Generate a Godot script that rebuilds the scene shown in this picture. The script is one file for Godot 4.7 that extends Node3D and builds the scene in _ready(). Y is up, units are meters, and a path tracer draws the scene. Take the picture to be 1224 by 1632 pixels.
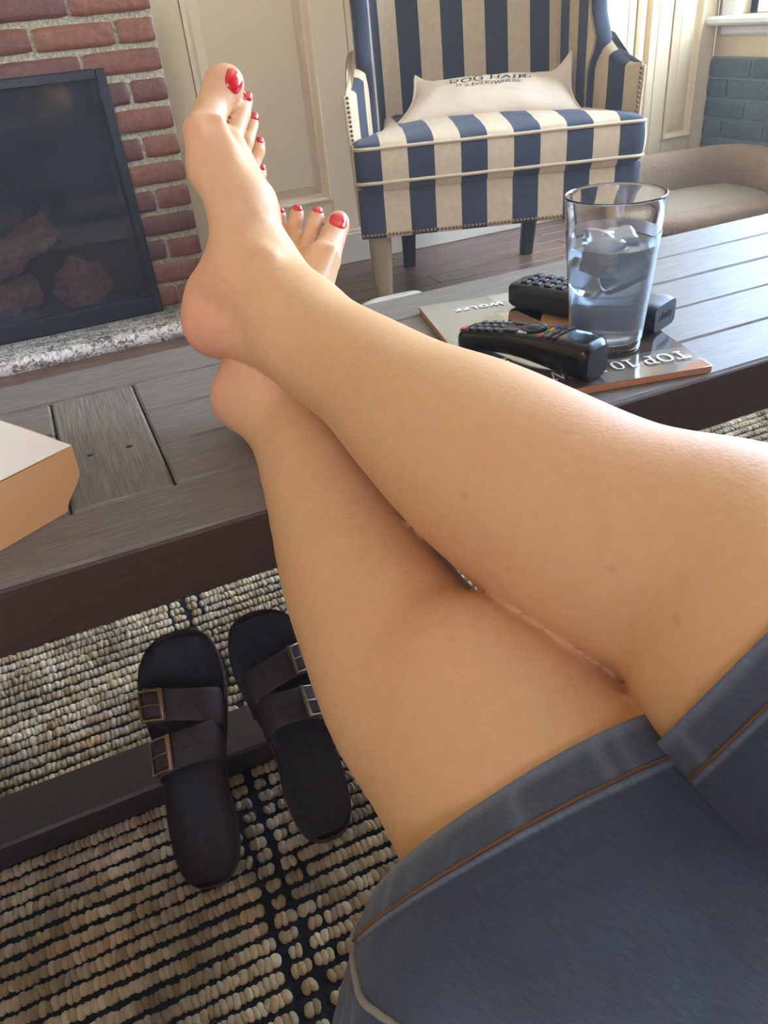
extends Node3D
# A lap's-eye view of a living room: bare crossed legs on a dark plank table, striped wing chair, brick fireplace.

var M := {}
var rng := RandomNumberGenerator.new()

# ------------------------------------------------------------------ mesh builder
class MB:
	var v := PackedVector3Array()
	var t := PackedVector2Array()
	var c := PackedColorArray()
	var ix := PackedInt32Array()
	var seams := []
	func vert(p: Vector3, uv := Vector2.ZERO, col := Color.WHITE) -> int:
		v.append(p); t.append(uv); c.append(col)
		return v.size() - 1
	func tri(a: Vector3, b: Vector3, d: Vector3, ua := Vector2.ZERO, ub := Vector2.ZERO, ud := Vector2.ZERO, col := Color.WHITE) -> void:
		var n := v.size()
		vert(a, ua, col); vert(b, ub, col); vert(d, ud, col)
		ix.append_array(PackedInt32Array([n, n + 1, n + 2]))
	func quad(a: Vector3, b: Vector3, d: Vector3, e: Vector3, us := Vector2.ONE, uo := Vector2.ZERO, col := Color.WHITE) -> void:
		var n := v.size()
		vert(a, uo, col); vert(b, uo + Vector2(us.x, 0), col); vert(d, uo + us, col); vert(e, uo + Vector2(0, us.y), col)
		ix.append_array(PackedInt32Array([n, n + 1, n + 2, n, n + 2, n + 3]))
	# rows of equal length; uvs: same layout of Vector2 or empty
	func grid(rows: Array, wrap := false, uvs := [], cols := []) -> void:
		var n := v.size()
		var w: int = rows[0].size()
		for r in rows.size():
			for k in w:
				vert(rows[r][k], uvs[r][k] if uvs else Vector2(float(k) / w, r), cols[r][k] if cols else Color.WHITE)
			if wrap:
				seams.append([n + r * (w + 1), n + r * (w + 1) + w])
				var u: Vector2 = uvs[r][0] + Vector2(0, 0) if uvs else Vector2(1, r)
				if uvs and uvs[r].size() > w: u = uvs[r][w]
				vert(rows[r][0], u, cols[r][0] if cols else Color.WHITE)
		var ww := w + 1 if wrap else w
		for r in rows.size() - 1:
			for k in ww - 1:
				var a := n + r * ww + k
				ix.append_array(PackedInt32Array([a, a + 1, a + ww + 1, a, a + ww + 1, a + ww]))
	func fan(ring: PackedVector3Array, flip := false, us := 1.0, col := Color.WHITE) -> void:
		var m := Vector3.ZERO
		for p in ring: m += p
		m /= ring.size()
		var n := v.size()
		vert(m, Vector2(m.x, m.z) * us, col)
		for p in ring: vert(p, Vector2(p.x, p.z) * us, col)
		for k in ring.size():
			var a := n + 1 + k
			var b := n + 1 + (k + 1) % ring.size()
			ix.append_array(PackedInt32Array([n, b, a] if flip else [n, a, b]))
	# a tube of radius r (or radii) along a path
	func tube(path: PackedVector3Array, r: Variant, sides := 8, closed := false, caps := true, col := Color.WHITE, up := Vector3.UP) -> void:
		var rows := []
		var uvs := []
		var cols := []
		var m := path.size()
		var ref := up
		var run := 0.0
		for i in m:
			var d: Vector3
			if closed: d = path[(i + 1) % m] - path[(i - 1 + m) % m]
			else: d = path[mini(i + 1, m - 1)] - path[maxi(i - 1, 0)]
			d = d.normalized()
			var x := d.cross(ref)
			if x.length() < 1e-4: x = d.cross(Vector3(0.3, 0.5, 0.8))
			x = x.normalized()
			var y := x.cross(d).normalized()
			ref = y
			var rr: float = r[i] if r is Array else r
			if i > 0: run += path[i].distance_to(path[i - 1])
			var row := PackedVector3Array()
			var ur := []
			var cr := []
			for k in sides:
				var a := TAU * k / sides
				row.append(path[i] + (x * cos(a) + y * sin(a)) * rr)
				ur.append(Vector2(float(k) / sides, run))
				cr.append(col)
			ur.append(Vector2(1, run))
			rows.append(row); uvs.append(ur); cols.append(cr)
		if closed:
			rows.append(rows[0]); uvs.append(uvs[0]); cols.append(cols[0])
		grid(rows, true, uvs, cols)
		if caps and not closed:
			fan(rows[0], true, 1.0, col); fan(rows[m - 1], false, 1.0, col)
	# chamfered box
	func box(p: Vector3, s: Vector3, b := 0.003, basis := Basis(), uo := Vector2.ZERO, col := Color.WHITE) -> void:
		var h := s / 2.0
		b = minf(b, minf(h.x, minf(h.y, h.z)) * 0.9)
		var P := func(sx: float, sy: float, sz: float, ax: int) -> Vector3:
			var q := Vector3(sx * h.x, sy * h.y, sz * h.z)
			for k in 3:
				if k != ax: q[k] -= signf(q[k]) * b
			return p + basis * q
		for ax in 3:
			var a1 := (ax + 1) % 3
			var a2 := (ax + 2) % 3
			for sg in [-1.0, 1.0]:
				var q := []
				for k in 4:
					var e := Vector3.ZERO
					e[ax] = sg; e[a1] = [-1, 1, 1, -1][k]; e[a2] = [-1, -1, 1, 1][k]
					q.append(P.call(e.x, e.y, e.z, ax))
				var la := s[a1]
				var lb := s[a2]
				var lenaxis := s.max_axis_index()
				var n := v.size()
				for k in 4:
					var u := Vector2([0.0, la, la, 0.0][k], [0.0, 0.0, lb, lb][k])
					if a2 == lenaxis: u = Vector2(u.y, u.x)
					vert(q[k], u + uo, col)
				if sg > 0: ix.append_array(PackedInt32Array([n, n + 1, n + 2, n, n + 2, n + 3]))
				else: ix.append_array(PackedInt32Array([n, n + 2, n + 1, n, n + 3, n + 2]))
		# edges
		for ax in 3:
			var a1 := (ax + 1) % 3
			var a2 := (ax + 2) % 3
			for s1 in [-1.0, 1.0]:
				for s2 in [-1.0, 1.0]:
					var e := Vector3.ZERO
					var q := []
					e[a1] = s1; e[a2] = s2
					e[ax] = -1.0
					q.append(P.call(e.x, e.y, e.z, a1)); q.append(P.call(e.x, e.y, e.z, a2))
					e[ax] = 1.0
					q.append(P.call(e.x, e.y, e.z, a2)); q.append(P.call(e.x, e.y, e.z, a1))
					var n := v.size()
					for k in 4:
						vert(q[k], uo + Vector2([0.0, 0.0, s[ax], s[ax]][k], [0.0, b, b, 0.0][k]), col)
					if s1 * s2 > 0: ix.append_array(PackedInt32Array([n, n + 1, n + 2, n, n + 2, n + 3]))
					else: ix.append_array(PackedInt32Array([n, n + 2, n + 1, n, n + 3, n + 2]))
		for sx in [-1.0, 1.0]:
			for sy in [-1.0, 1.0]:
				for sz in [-1.0, 1.0]:
					var a: Vector3 = P.call(sx, sy, sz, 0)
					var d: Vector3 = P.call(sx, sy, sz, 1)
					var e: Vector3 = P.call(sx, sy, sz, 2)
					if sx * sy * sz > 0: tri(a, d, e, uo, uo, uo, col)
					else: tri(a, e, d, uo, uo, uo, col)
	func ball(p: Vector3, r: Vector3, nu := 12, nv := 8, basis := Basis(), col := Color.WHITE) -> void:
		var rows := []
		var cols := []
		for i in nv + 1:
			var th := PI * clampf(float(i) / nv, 0.002, 0.998)
			var row := PackedVector3Array()
			var cr := []
			for k in nu:
				var ph := -TAU * k / nu
				row.append(p + basis * (Vector3(sin(th) * cos(ph), cos(th), sin(th) * sin(ph)) * r))
				cr.append(col)
			rows.append(row); cols.append(cr)
		grid(rows, true, [], cols)
	func solve_normals(sgn: float) -> PackedVector3Array:
		var n := PackedVector3Array()
		n.resize(v.size())
		for i in range(0, ix.size(), 3):
			var a := v[ix[i]]
			var f := (v[ix[i + 1]] - a).cross(v[ix[i + 2]] - a) * sgn
			n[ix[i]] += f; n[ix[i + 1]] += f; n[ix[i + 2]] += f
		for s in seams:
			var q: Vector3 = n[s[0]] + n[s[1]]
			n[s[0]] = q; n[s[1]] = q
		for i in n.size(): n[i] = n[i].normalized() if n[i].length_squared() > 0 else Vector3.UP
		return n
	# mode 0: outward by the sign of the volume; 1: as wound (counter-clockwise faces out); -1: the other way
	func build(mode := 0) -> ArrayMesh:
		var sgn := 1.0
		if mode == 0:
			var o := v[0]
			var vol := 0.0
			for i in range(0, ix.size(), 3):
				vol += (v[ix[i]] - o).dot((v[ix[i + 1]] - o).cross(v[ix[i + 2]] - o))
			sgn = 1.0 if vol >= 0 else -1.0
		else: sgn = float(mode)
		var n := solve_normals(sgn)
		var out := ix.duplicate()
		if sgn > 0:
			for i in range(0, out.size(), 3):
				var k := out[i + 1]
				out[i + 1] = out[i + 2]; out[i + 2] = k
		var arr := []
		arr.resize(Mesh.ARRAY_MAX)
		arr[Mesh.ARRAY_VERTEX] = v; arr[Mesh.ARRAY_NORMAL] = n; arr[Mesh.ARRAY_TEX_UV] = t; arr[Mesh.ARRAY_COLOR] = c; arr[Mesh.ARRAY_INDEX] = out
		var m := ArrayMesh.new()
		m.add_surface_from_arrays(Mesh.PRIMITIVE_TRIANGLES, arr)
		return m

# ------------------------------------------------------------------ scene helpers
func obj(called: String, mesh: Mesh, mat: Material, parent: Node = self, at := Vector3.ZERO) -> MeshInstance3D:
	var o := MeshInstance3D.new()
	o.name = numbered(called, parent)
	o.mesh = mesh
	o.material_override = mat
	o.cast_shadow = GeometryInstance3D.SHADOW_CASTING_SETTING_ON
	parent.add_child(o, true)
	o.position = at
	return o

var counts := {}
func numbered(called: String, parent: Node) -> String:
	var key := "%d/%s" % [parent.get_instance_id(), called]
	var n: int = counts.get(key, 0)
	counts[key] = n + 1
	return called if n == 0 else "%s_%03d" % [called, n]

func tag(o: Node, label: String, category: String, group := "") -> Node:
	o.set_meta("label", label); o.set_meta("category", category)
	if group: o.set_meta("group", group)
	return o

func structure(o: Node, label := "", category := "") -> Node:
	o.set_meta("kind", "structure")
	if label: o.set_meta("label", label)
	if category: o.set_meta("category", category)
	return o

func thing(called: String, label: String, category: String, at := Vector3.ZERO, turn := 0.0, group := "") -> Node3D:
	var o := Node3D.new()
	o.name = numbered(called, self)
	add_child(o, true)
	o.position = at
	o.rotation.y = turn
	tag(o, label, category, group)
	return o

func bx(p: Vector3, s: Vector3, b := 0.003, uo := Vector2.ZERO) -> ArrayMesh:
	var m := MB.new()
	m.box(p, s, b, Basis(), uo)
	return m.build()

func smooth_path(pts: Array, n: int, closed := false) -> PackedVector3Array:
	var out := PackedVector3Array()
	var m := pts.size()
	var last := m if closed else m - 1
	for i in last:
		for j in n:
			var f := float(j) / n
			var a: Vector3 = pts[(i - 1 + m) % m] if closed else pts[maxi(i - 1, 0)]
			var b: Vector3 = pts[i]
			var cc: Vector3 = pts[(i + 1) % m]
			var d: Vector3 = pts[(i + 2) % m] if closed else pts[mini(i + 2, m - 1)]
			out.append(b.cubic_interpolate(cc, a, d, f))
	if not closed: out.append(pts[m - 1])
	return out

func lathe(prof: Array, n := 40) -> MB:
	var m := MB.new()
	var rows := []
	for p in prof:
		var row := PackedVector3Array()
		for k in n:
			var a := -TAU * k / n
			row.append(Vector3(p.x * cos(a), p.y, p.x * sin(a)))
		rows.append(row)
	m.grid(rows, true)
	return m

# ------------------------------------------------------------------ materials
func mat(color: Color, rough := 0.6, metal := 0.0) -> StandardMaterial3D:
	var m := StandardMaterial3D.new()
	m.albedo_color = color
	m.roughness = rough
	m.metallic = metal
	return m

func noise(freq: float, oct := 4, seed_ := 1, kind := FastNoiseLite.TYPE_SIMPLEX_SMOOTH) -> FastNoiseLite:
	var n := FastNoiseLite.new()
	n.noise_type = kind
	n.frequency = freq
	n.fractal_octaves = oct
	n.seed = seed_
	return n

func paint(w: int, h: int, fn: Callable) -> ImageTexture:
	var im := Image.create(w, h, false, Image.FORMAT_RGB8)
	for y in h:
		for x in w:
			im.set_pixel(x, y, fn.call(x, y))
	return ImageTexture.create_from_image(im)

func ntex(freq: float, size: int, oct: int, seed_: int, lo: Color, hi: Color, kind := FastNoiseLite.TYPE_SIMPLEX_SMOOTH) -> NoiseTexture2D:
	var t := NoiseTexture2D.new()
	t.width = size; t.height = size
	t.seamless = true
	t.noise = noise(freq, oct, seed_, kind)
	var g := Gradient.new()
	g.set_color(0, lo); g.set_color(1, hi)
	t.color_ramp = g
	return t

func relief(m: StandardMaterial3D, t: Texture2D, cm: float) -> void:
	m.heightmap_enabled = true
	m.heightmap_texture = t
	m.heightmap_scale = cm

func tri_map(m: StandardMaterial3D, s: float) -> void:
	m.uv1_triplanar = true
	m.uv1_scale = Vector3(s, s, s)

func wood_tex(seed_: int, dark: Color, light: Color) -> ImageTexture:
	var a := noise(0.012, 4, seed_)
	var b := noise(0.05, 3, seed_ + 5)
	return paint(512, 256, func(x: int, y: int) -> Color:
		var w := a.get_noise_2d(x * 0.6, y * 2.2) * 9.0
		var ring := 0.5 + 0.5 * sin((y * 0.11 + w))
		var fib := b.get_noise_2d(x * 0.25, y * 7.0)
		var f := clampf(0.45 + ring * 0.14 + fib * 0.5, 0.0, 1.0)
		return dark.lerp(light, f))

func make_materials() -> void:
	# table planks
	for k in 3:
		var w := mat(Color.WHITE, 0.48)
		w.albedo_texture = wood_tex(11 + k, Color(0.33, 0.30, 0.27), Color(0.53 + 0.008 * k, 0.495 + 0.006 * k, 0.45))
		w.uv1_scale = Vector3(2.2, 7.0, 1)
		w.metallic_specular = 0.5
		var hb := noise(0.02, 4, 31 + k)
		var ht := paint(512, 256, func(x: int, y: int) -> Color:
			var f := clampf(0.55 + hb.get_noise_2d(x * 0.5, y * 9.0) * 0.5, 0.0, 1.0)
			return Color(f, f, f))
		relief(w, ht, 0.035)
		M["plank%d" % k] = w
	var beam := mat(Color(0.50, 0.43, 0.39), 0.45)
	beam.albedo_texture = M.plank0.albedo_texture
	beam.uv1_scale = Vector3(2.2, 7.0, 1)
	M.beam = beam
	var ap := mat(Color(0.64, 0.49, 0.40), 0.5)  # browner copy of the plank grain: the front edge's shade put into colour
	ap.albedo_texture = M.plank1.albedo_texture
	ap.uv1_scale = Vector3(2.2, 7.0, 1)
	M.shaded_facing = ap
	M.plug = mat(Color(0.06, 0.05, 0.045), 0.6)
	# skin
	var skin := mat(Color.WHITE, 0.52)
	skin.vertex_color_use_as_albedo = true
	skin.metallic_specular = 0.42
	skin.uv1_triplanar = true
	skin.uv1_scale = Vector3(9, 9, 9)
	skin.albedo_texture = ntex(0.05, 256, 3, 3, Color(0.965, 0.95, 0.94), Color(1, 1, 1))
	relief(skin, ntex(0.18, 256, 2, 8, Color(0, 0, 0), Color(1, 1, 1), FastNoiseLite.TYPE_CELLULAR), 0.012)
	M.skin = skin
	var pol := mat(Color(0.78, 0.02, 0.06), 0.16)
	pol.clearcoat_enabled = true
	pol.clearcoat = 1.0
	pol.clearcoat_roughness = 0.06
	M.polish = pol
	# denim
	var den := mat(Color.WHITE, 0.85)
	den.vertex_color_use_as_albedo = true
	var dn := noise(0.03, 4, 21)
	var dm := noise(0.4, 2, 22)
	den.albedo_texture = paint(256, 256, func(x: int, y: int) -> Color:
		var tw := 0.5 + 0.5 * sin(TAU * (x + y) / 8.0)
		var f := 0.72 + 0.16 * tw + 0.09 * dn.get_noise_2d(x * 2, y * 0.6) + 0.12 * dm.get_noise_2d(x, y)
		return Color(f * 0.93, f * 0.97, f))
	den.uv1_scale = Vector3(28, 28, 1)
	relief(den, den.albedo_texture, 0.02)
	den.rim_enabled = true
	den.rim = 0.25
	M.denim = den
	M.thread = mat(Color(0.40, 0.26, 0.14), 0.8)
	M.thread_pale = mat(Color(0.52, 0.50, 0.46), 0.85)
	# rug
	var rb := mat(Color(0.10, 0.12, 0.17), 0.95)
	rb.albedo_texture = ntex(0.2, 256, 3, 4, Color(0.55, 0.6, 0.7), Color(1, 1, 1))
	rb.uv1_triplanar = true
	rb.uv1_scale = Vector3(12, 12, 12)
	relief(rb, ntex(0.25, 256, 3, 14, Color(0, 0, 0), Color(1, 1, 1)), 0.25)
	M.rug = rb
	var bead := mat(Color.WHITE, 1.0)
	bead.metallic_specular = 0.2
	bead.vertex_color_use_as_albedo = true
	bead.uv1_triplanar = true
	bead.uv1_scale = Vector3(60, 60, 60)
	relief(bead, ntex(0.09, 256, 4, 15, Color(0, 0, 0), Color(1, 1, 1)), 0.12)
	M.bead = bead
	# paint, brick, mortar, granite
	var cream := mat(Color(0.89, 0.795, 0.625), 0.42)
	M.cream = cream
	M.trimwhite = mat(Color(0.83, 0.77, 0.66), 0.42)
	M.sash = mat(Color(0.88, 0.88, 0.85), 0.4)
	var mort := mat(Color(0.74, 0.68, 0.55), 0.95)
	mort.albedo_texture = ntex(0.06, 256, 4, 6, Color(0.65, 0.65, 0.62), Color(1, 1, 1))
	tri_map(mort, 5.0)
	relief(mort, ntex(0.12, 256, 4, 16, Color(0, 0, 0), Color(1, 1, 1)), 0.25)
	M.mortar = mort
	var bt := ntex(0.02, 256, 4, 7, Color(0.78, 0.74, 0.72), Color(1.0, 1.0, 1.0))
	var bh := ntex(0.05, 256, 5, 17, Color(0, 0, 0), Color(1, 1, 1))
	var bcols := [Color(0.46, 0.255, 0.16), Color(0.50, 0.28, 0.165), Color(0.42, 0.23, 0.155), Color(0.53, 0.31, 0.175), Color(0.39, 0.22, 0.155)]
	for k in bcols.size():
		var b := mat(bcols[k], 0.5)
		b.albedo_texture = bt
		tri_map(b, 6.0)
		b.uv1_offset = Vector3(0.17 * k, 0.31 * k, 0.07 * k)
		relief(b, bh, 0.15)
		M["brick%d" % k] = b
	for k in 3:
		var g := mat([Color(0.37, 0.40, 0.405), Color(0.35, 0.38, 0.385), Color(0.39, 0.42, 0.415)][k], 0.6)
		tri_map(g, 6.0)
		relief(g, bh, 0.4)
		M["greybrick%d" % k] = g
	M.greymortar = mat(Color(0.48, 0.52, 0.53), 0.8)
	var gn := noise(0.035, 5, 41)
	var gf := noise(0.12, 3, 42)
	var gran := mat(Color.WHITE, 0.35)
	gran.albedo_texture = paint(512, 512, func(x: int, y: int) -> Color:
		var a := gn.get_noise_2d(x + 40.0 * gf.get_noise_2d(x * 0.3, y * 0.3), y) * 1.6 + gf.get_noise_2d(x, y) * 0.9
		var f := clampf(0.62 + a, 0.0, 1.0)
		return Color(0.30, 0.27, 0.24).lerp(Color(0.93, 0.88, 0.80), clampf(f * 1.25, 0.0, 1.0)))
	tri_map(gran, 1.5)
	relief(gran, gran.albedo_texture, 0.05)
	M.granite = gran
	# floor
	for k in 3:
		var fl := mat(Color.WHITE, 0.35)
		fl.albedo_texture = wood_tex(51 + k, Color(0.31, 0.21, 0.165), Color(0.48 + 0.03 * k, 0.34 + 0.02 * k, 0.26))
		fl.uv1_scale = Vector3(1.2, 6.0, 1)
		M["board%d" % k] = fl
	M.black = mat(Color(0.045, 0.045, 0.048), 0.45)
	M.firebox = mat(Color(0.13, 0.125, 0.12), 0.9)
	var lg := mat(Color(0.50, 0.33, 0.27), 0.9)
	lg.albedo_texture = ntex(0.03, 256, 5, 9, Color(0.45, 0.42, 0.4), Color(1, 1, 1))
	tri_map(lg, 5.0)
	relief(lg, bh, 0.2)
	M.log = lg
	var gl := mat(Color(0.2, 0.2, 0.2, 0.14), 0.05)
	gl.transparency = BaseMaterial3D.TRANSPARENCY_ALPHA
	M.fireglass = gl
	var wp := mat(Color(0.9, 0.95, 1.0, 0.05), 0.02)
	wp.transparency = BaseMaterial3D.TRANSPARENCY_ALPHA
	M.pane = wp
	# chair
	var fw := noise(0.35, 2, 61)
	var fb := noise(0.02, 3, 62)
	var strp := paint(256, 256, func(x: int, y: int) -> Color:
		var navy := x < 128
		var f := 1.0 + 0.08 * fw.get_noise_2d(x * 0.5, y * 3.0) + 0.05 * fb.get_noise_2d(x, y)
		return Color(0.185, 0.19, 0.235) * f if navy else Color(0.78, 0.68, 0.53) * f)
	var st := mat(Color.WHITE, 0.8)
	st.albedo_texture = strp
	st.rim_enabled = true
	st.rim = 0.2
	relief(st, ntex(0.25, 256, 2, 63, Color(0.3, 0.3, 0.3), Color(1, 1, 1)), 0.03)
	M.stripe = st
	M.creamcloth = mat(Color(0.76, 0.67, 0.53), 0.85)
	M.navycloth = mat(Color(0.12, 0.14, 0.22), 0.85)
	M.nail = mat(Color(0.50, 0.40, 0.26), 0.4, 0.5)
	M.paleleg = mat(Color(0.55, 0.46, 0.32), 0.5)
	M.darkleg = mat(Color(0.17, 0.13, 0.10), 0.5)
	var pil := mat(Color(0.87, 0.78, 0.67), 0.9)
	relief(pil, ntex(0.3, 256, 2, 64, Color(0, 0, 0), Color(1, 1, 1)), 0.06)
	pil.uv1_triplanar = true
	pil.uv1_scale = Vector3(9, 9, 9)
	M.pillow = pil
	M.ink = mat(Color(0.13, 0.12, 0.12), 0.9)
	var pb := mat(Color(0.63, 0.52, 0.40), 0.95)
	tri_map(pb, 5.0)
	relief(pb, ntex(0.1, 256, 4, 65, Color(0, 0, 0), Color(1, 1, 1)), 0.6)
	pb.rim_enabled = true
	pb.rim = 0.4
	M.plush = pb
	M.plush_pale = mat(Color(0.62, 0.55, 0.45), 0.95)
	# small things
	var gls := mat(Color(1, 1, 1, 0.0), 0.0)
	gls.refraction_enabled = true
	gls.refraction_scale = 0.05
	M.glass = gls
	var fro := mat(Color(0.93, 0.97, 1.0, 0.09), 0.10)
	fro.refraction_enabled = true
	fro.refraction_scale = 0.05
	M.frosted = fro
	var wat := mat(Color(0.99, 1.0, 1.0, 0.0), 0.0)
	wat.refraction_enabled = true
	wat.refraction_scale = 0.033
	M.water = wat
	var ice := mat(Color(0.96, 0.98, 1.0, 0.24), 0.18)
	ice.refraction_enabled = true
	ice.refraction_scale = 0.031
	M.ice = ice
	var gb := mat(Color(0.018, 0.018, 0.02), 0.22)
	M.gloss_black = gb
	M.rubber = mat(Color(0.07, 0.072, 0.08), 0.55)
	M.charcoal = mat(Color(0.10, 0.11, 0.13), 0.42)
	M.red_key = mat(Color(0.75, 0.12, 0.18), 0.5)
	M.green_key = mat(Color(0.1, 0.55, 0.35), 0.5)
	M.yellow_key = mat(Color(0.85, 0.65, 0.15), 0.5)
	M.blue_key = mat(Color(0.2, 0.35, 0.75), 0.5)
	M.keymark = mat(Color(0.72, 0.72, 0.74), 0.5)
	M.white_print = mat(Color(0.93, 0.92, 0.90), 0.4)
	var pg := mat(Color(0.93, 0.70, 0.44), 0.9)
	pg.albedo_texture = paint(16, 128, func(x: int, y: int) -> Color:
		var f := 0.93 + 0.07 * sin(y * 1.9) * cos(y * 0.7)
		return Color(f, f, f))
	pg.uv1_scale = Vector3(6, 40, 1)
	relief(pg, pg.albedo_texture, 0.03)
	M.page_edge = pg
	M.page = mat(Color(0.93, 0.89, 0.83), 0.8)
	M.magedge = mat(Color(0.70, 0.48, 0.32), 0.8)
	# sandals
	var lea := mat(Color(0.20, 0.135, 0.115), 0.62)
	tri_map(lea, 14.0)
	relief(lea, ntex(0.12, 256, 3, 71, Color(0, 0, 0), Color(1, 1, 1)), 0.015)
	M.leather = lea
	var fbed := mat(Color(0.165, 0.135, 0.125), 0.62)
	tri_map(fbed, 10.0)
	fbed.albedo_texture = ntex(0.03, 256, 3, 72, Color(0.6, 0.55, 0.5), Color(1, 1, 1))
	fbed.metallic_specular = 0.4
	M.footbed = fbed
	var ck := mat(Color(0.30, 0.215, 0.165), 0.75)
	tri_map(ck, 20.0)
	ck.albedo_texture = ntex(0.1, 256, 3, 73, Color(0.55, 0.5, 0.45), Color(1, 1, 1))
	M.cork = ck
	M.brass = mat(Color(0.62, 0.52, 0.42), 0.28, 0.95)
	M.sofa = mat(Color(0.45, 0.44, 0.42), 0.9)
	M.white_cloth = mat(Color(0.86, 0.82, 0.74), 0.95)

# ------------------------------------------------------------------ start
func _ready() -> void:
	rng.seed = 7
	# camera
	var cam := Camera3D.new()
	cam.name = "camera"
	cam.keep_aspect = Camera3D.KEEP_HEIGHT
	cam.fov = rad_to_deg(2.0 * atan(816.0 / 1234.9))
	cam.near = 0.02
	add_child(cam, true)
	var right := Vector3(0.9101, -0.0858, 0.4054)
	var back := Vector3(-0.2975, 0.5458, 0.7833)
	cam.transform = Transform3D(Basis(right.normalized(), back.cross(right).normalized(), back.normalized()).orthonormalized(), Vector3(0, 0.75, 0))
	cam.current = true
	# sky and exposure
	var we := WorldEnvironment.new()
	we.name = "environment"
	var e := Environment.new()
	e.background_mode = Environment.BG_SKY
	var sk := ProceduralSkyMaterial.new()
	sk.sky_top_color = Color(0.55, 0.70, 0.92)
	sk.sky_horizon_color = Color(0.85, 0.90, 0.97)
	sk.ground_bottom_color = Color(0.42, 0.45, 0.40)
	sk.ground_horizon_color = Color(0.75, 0.78, 0.78)
	sk.sky_energy_multiplier = 3.0
	sk.ground_energy_multiplier = 2.0
	e.sky = Sky.new()
	e.sky.sky_material = sk
	e.tonemap_mode = Environment.TONE_MAPPER_LINEAR
	e.tonemap_exposure = 1.85
	e.fog_enabled = true  # added even haze, standing in for lens veiling glare
	e.fog_density = 0.020
	e.fog_light_color = Color(0.96, 0.96, 0.94)
	e.sdfgi_enabled = true
	e.ssao_enabled = true
	e.ssil_enabled = true
	we.environment = e
	add_child(we, true)
	# daylight entering by the windows of the right wall, plus a warm fill added behind
	window_light("daylight_right_far", Vector3(2.70, 1.36, -2.02), Vector2(1.2, 1.7), Vector3(-1, 0, 0), Color(0.86, 0.93, 1.0), 5.0)
	window_light("daylight_right_near", Vector3(2.70, 1.36, -0.92), Vector2(1.1, 1.7), Vector3(-1, 0, 0), Color(0.80, 0.90, 1.0), 11.5)
	window_light("warm_fill_rear", Vector3(-0.9, 1.36, 2.06), Vector2(1.8, 1.5), Vector3(0, 0, -1), Color(1.0, 0.70, 0.42), 1.9)  # warm fill added behind the camera, its source unseen
	make_materials()
	build_room()
	build_fireplace()
	build_rug()
	build_table()
	build_chair()
	build_pet_bed()
	build_table_things()
	build_sandals()
	build_person()
	build_sofa()

func window_light(called: String, at: Vector3, size: Vector2, towards: Vector3, col: Color, energy: float) -> void:
	var l := AreaLight3D.new()
	l.name = called
	l.area_size = size
	l.light_color = col
	l.light_energy = energy
	l.shadow_enabled = true
	l.area_range = 12.0
	add_child(l, true)
	l.look_at_from_position(at, at + towards, Vector3.UP)

# ------------------------------------------------------------------ room
const WR := 2.527
const WB := -2.63

func wall_with_holes(called: String, a: Vector3, along: Vector3, out: Vector3, length: float, height: float, thick: float, holes: Array, m: Material) -> Node3D:
	# holes: [x0, x1, y0, y1] sorted by x0; the wall is boxes round them, in one mesh
	var mb := MB.new()
	var b := Basis(along, Vector3.UP, along.cross(Vector3.UP))
	var put := func(x0: float, x1: float, y0: float, y1: float) -> void:
		if x1 - x0 < 1e-4 or y1 - y0 < 1e-4: return
		mb.box(a + along * (x0 + x1) / 2 + Vector3.UP * (y0 + y1) / 2 + out * thick / 2, Vector3(x1 - x0, y1 - y0, thick), 0.0005, b)
	var x := 0.0
	for h in holes:
		put.call(x, h[0], 0.0, height)
		put.call(h[0], h[1], 0.0, h[2])
		put.call(h[0], h[1], h[3], height)
		x = h[1]
	put.call(x, length, 0.0, height)
	var o := obj(called, mb.build(), m)
	structure(o)
	return o

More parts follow.
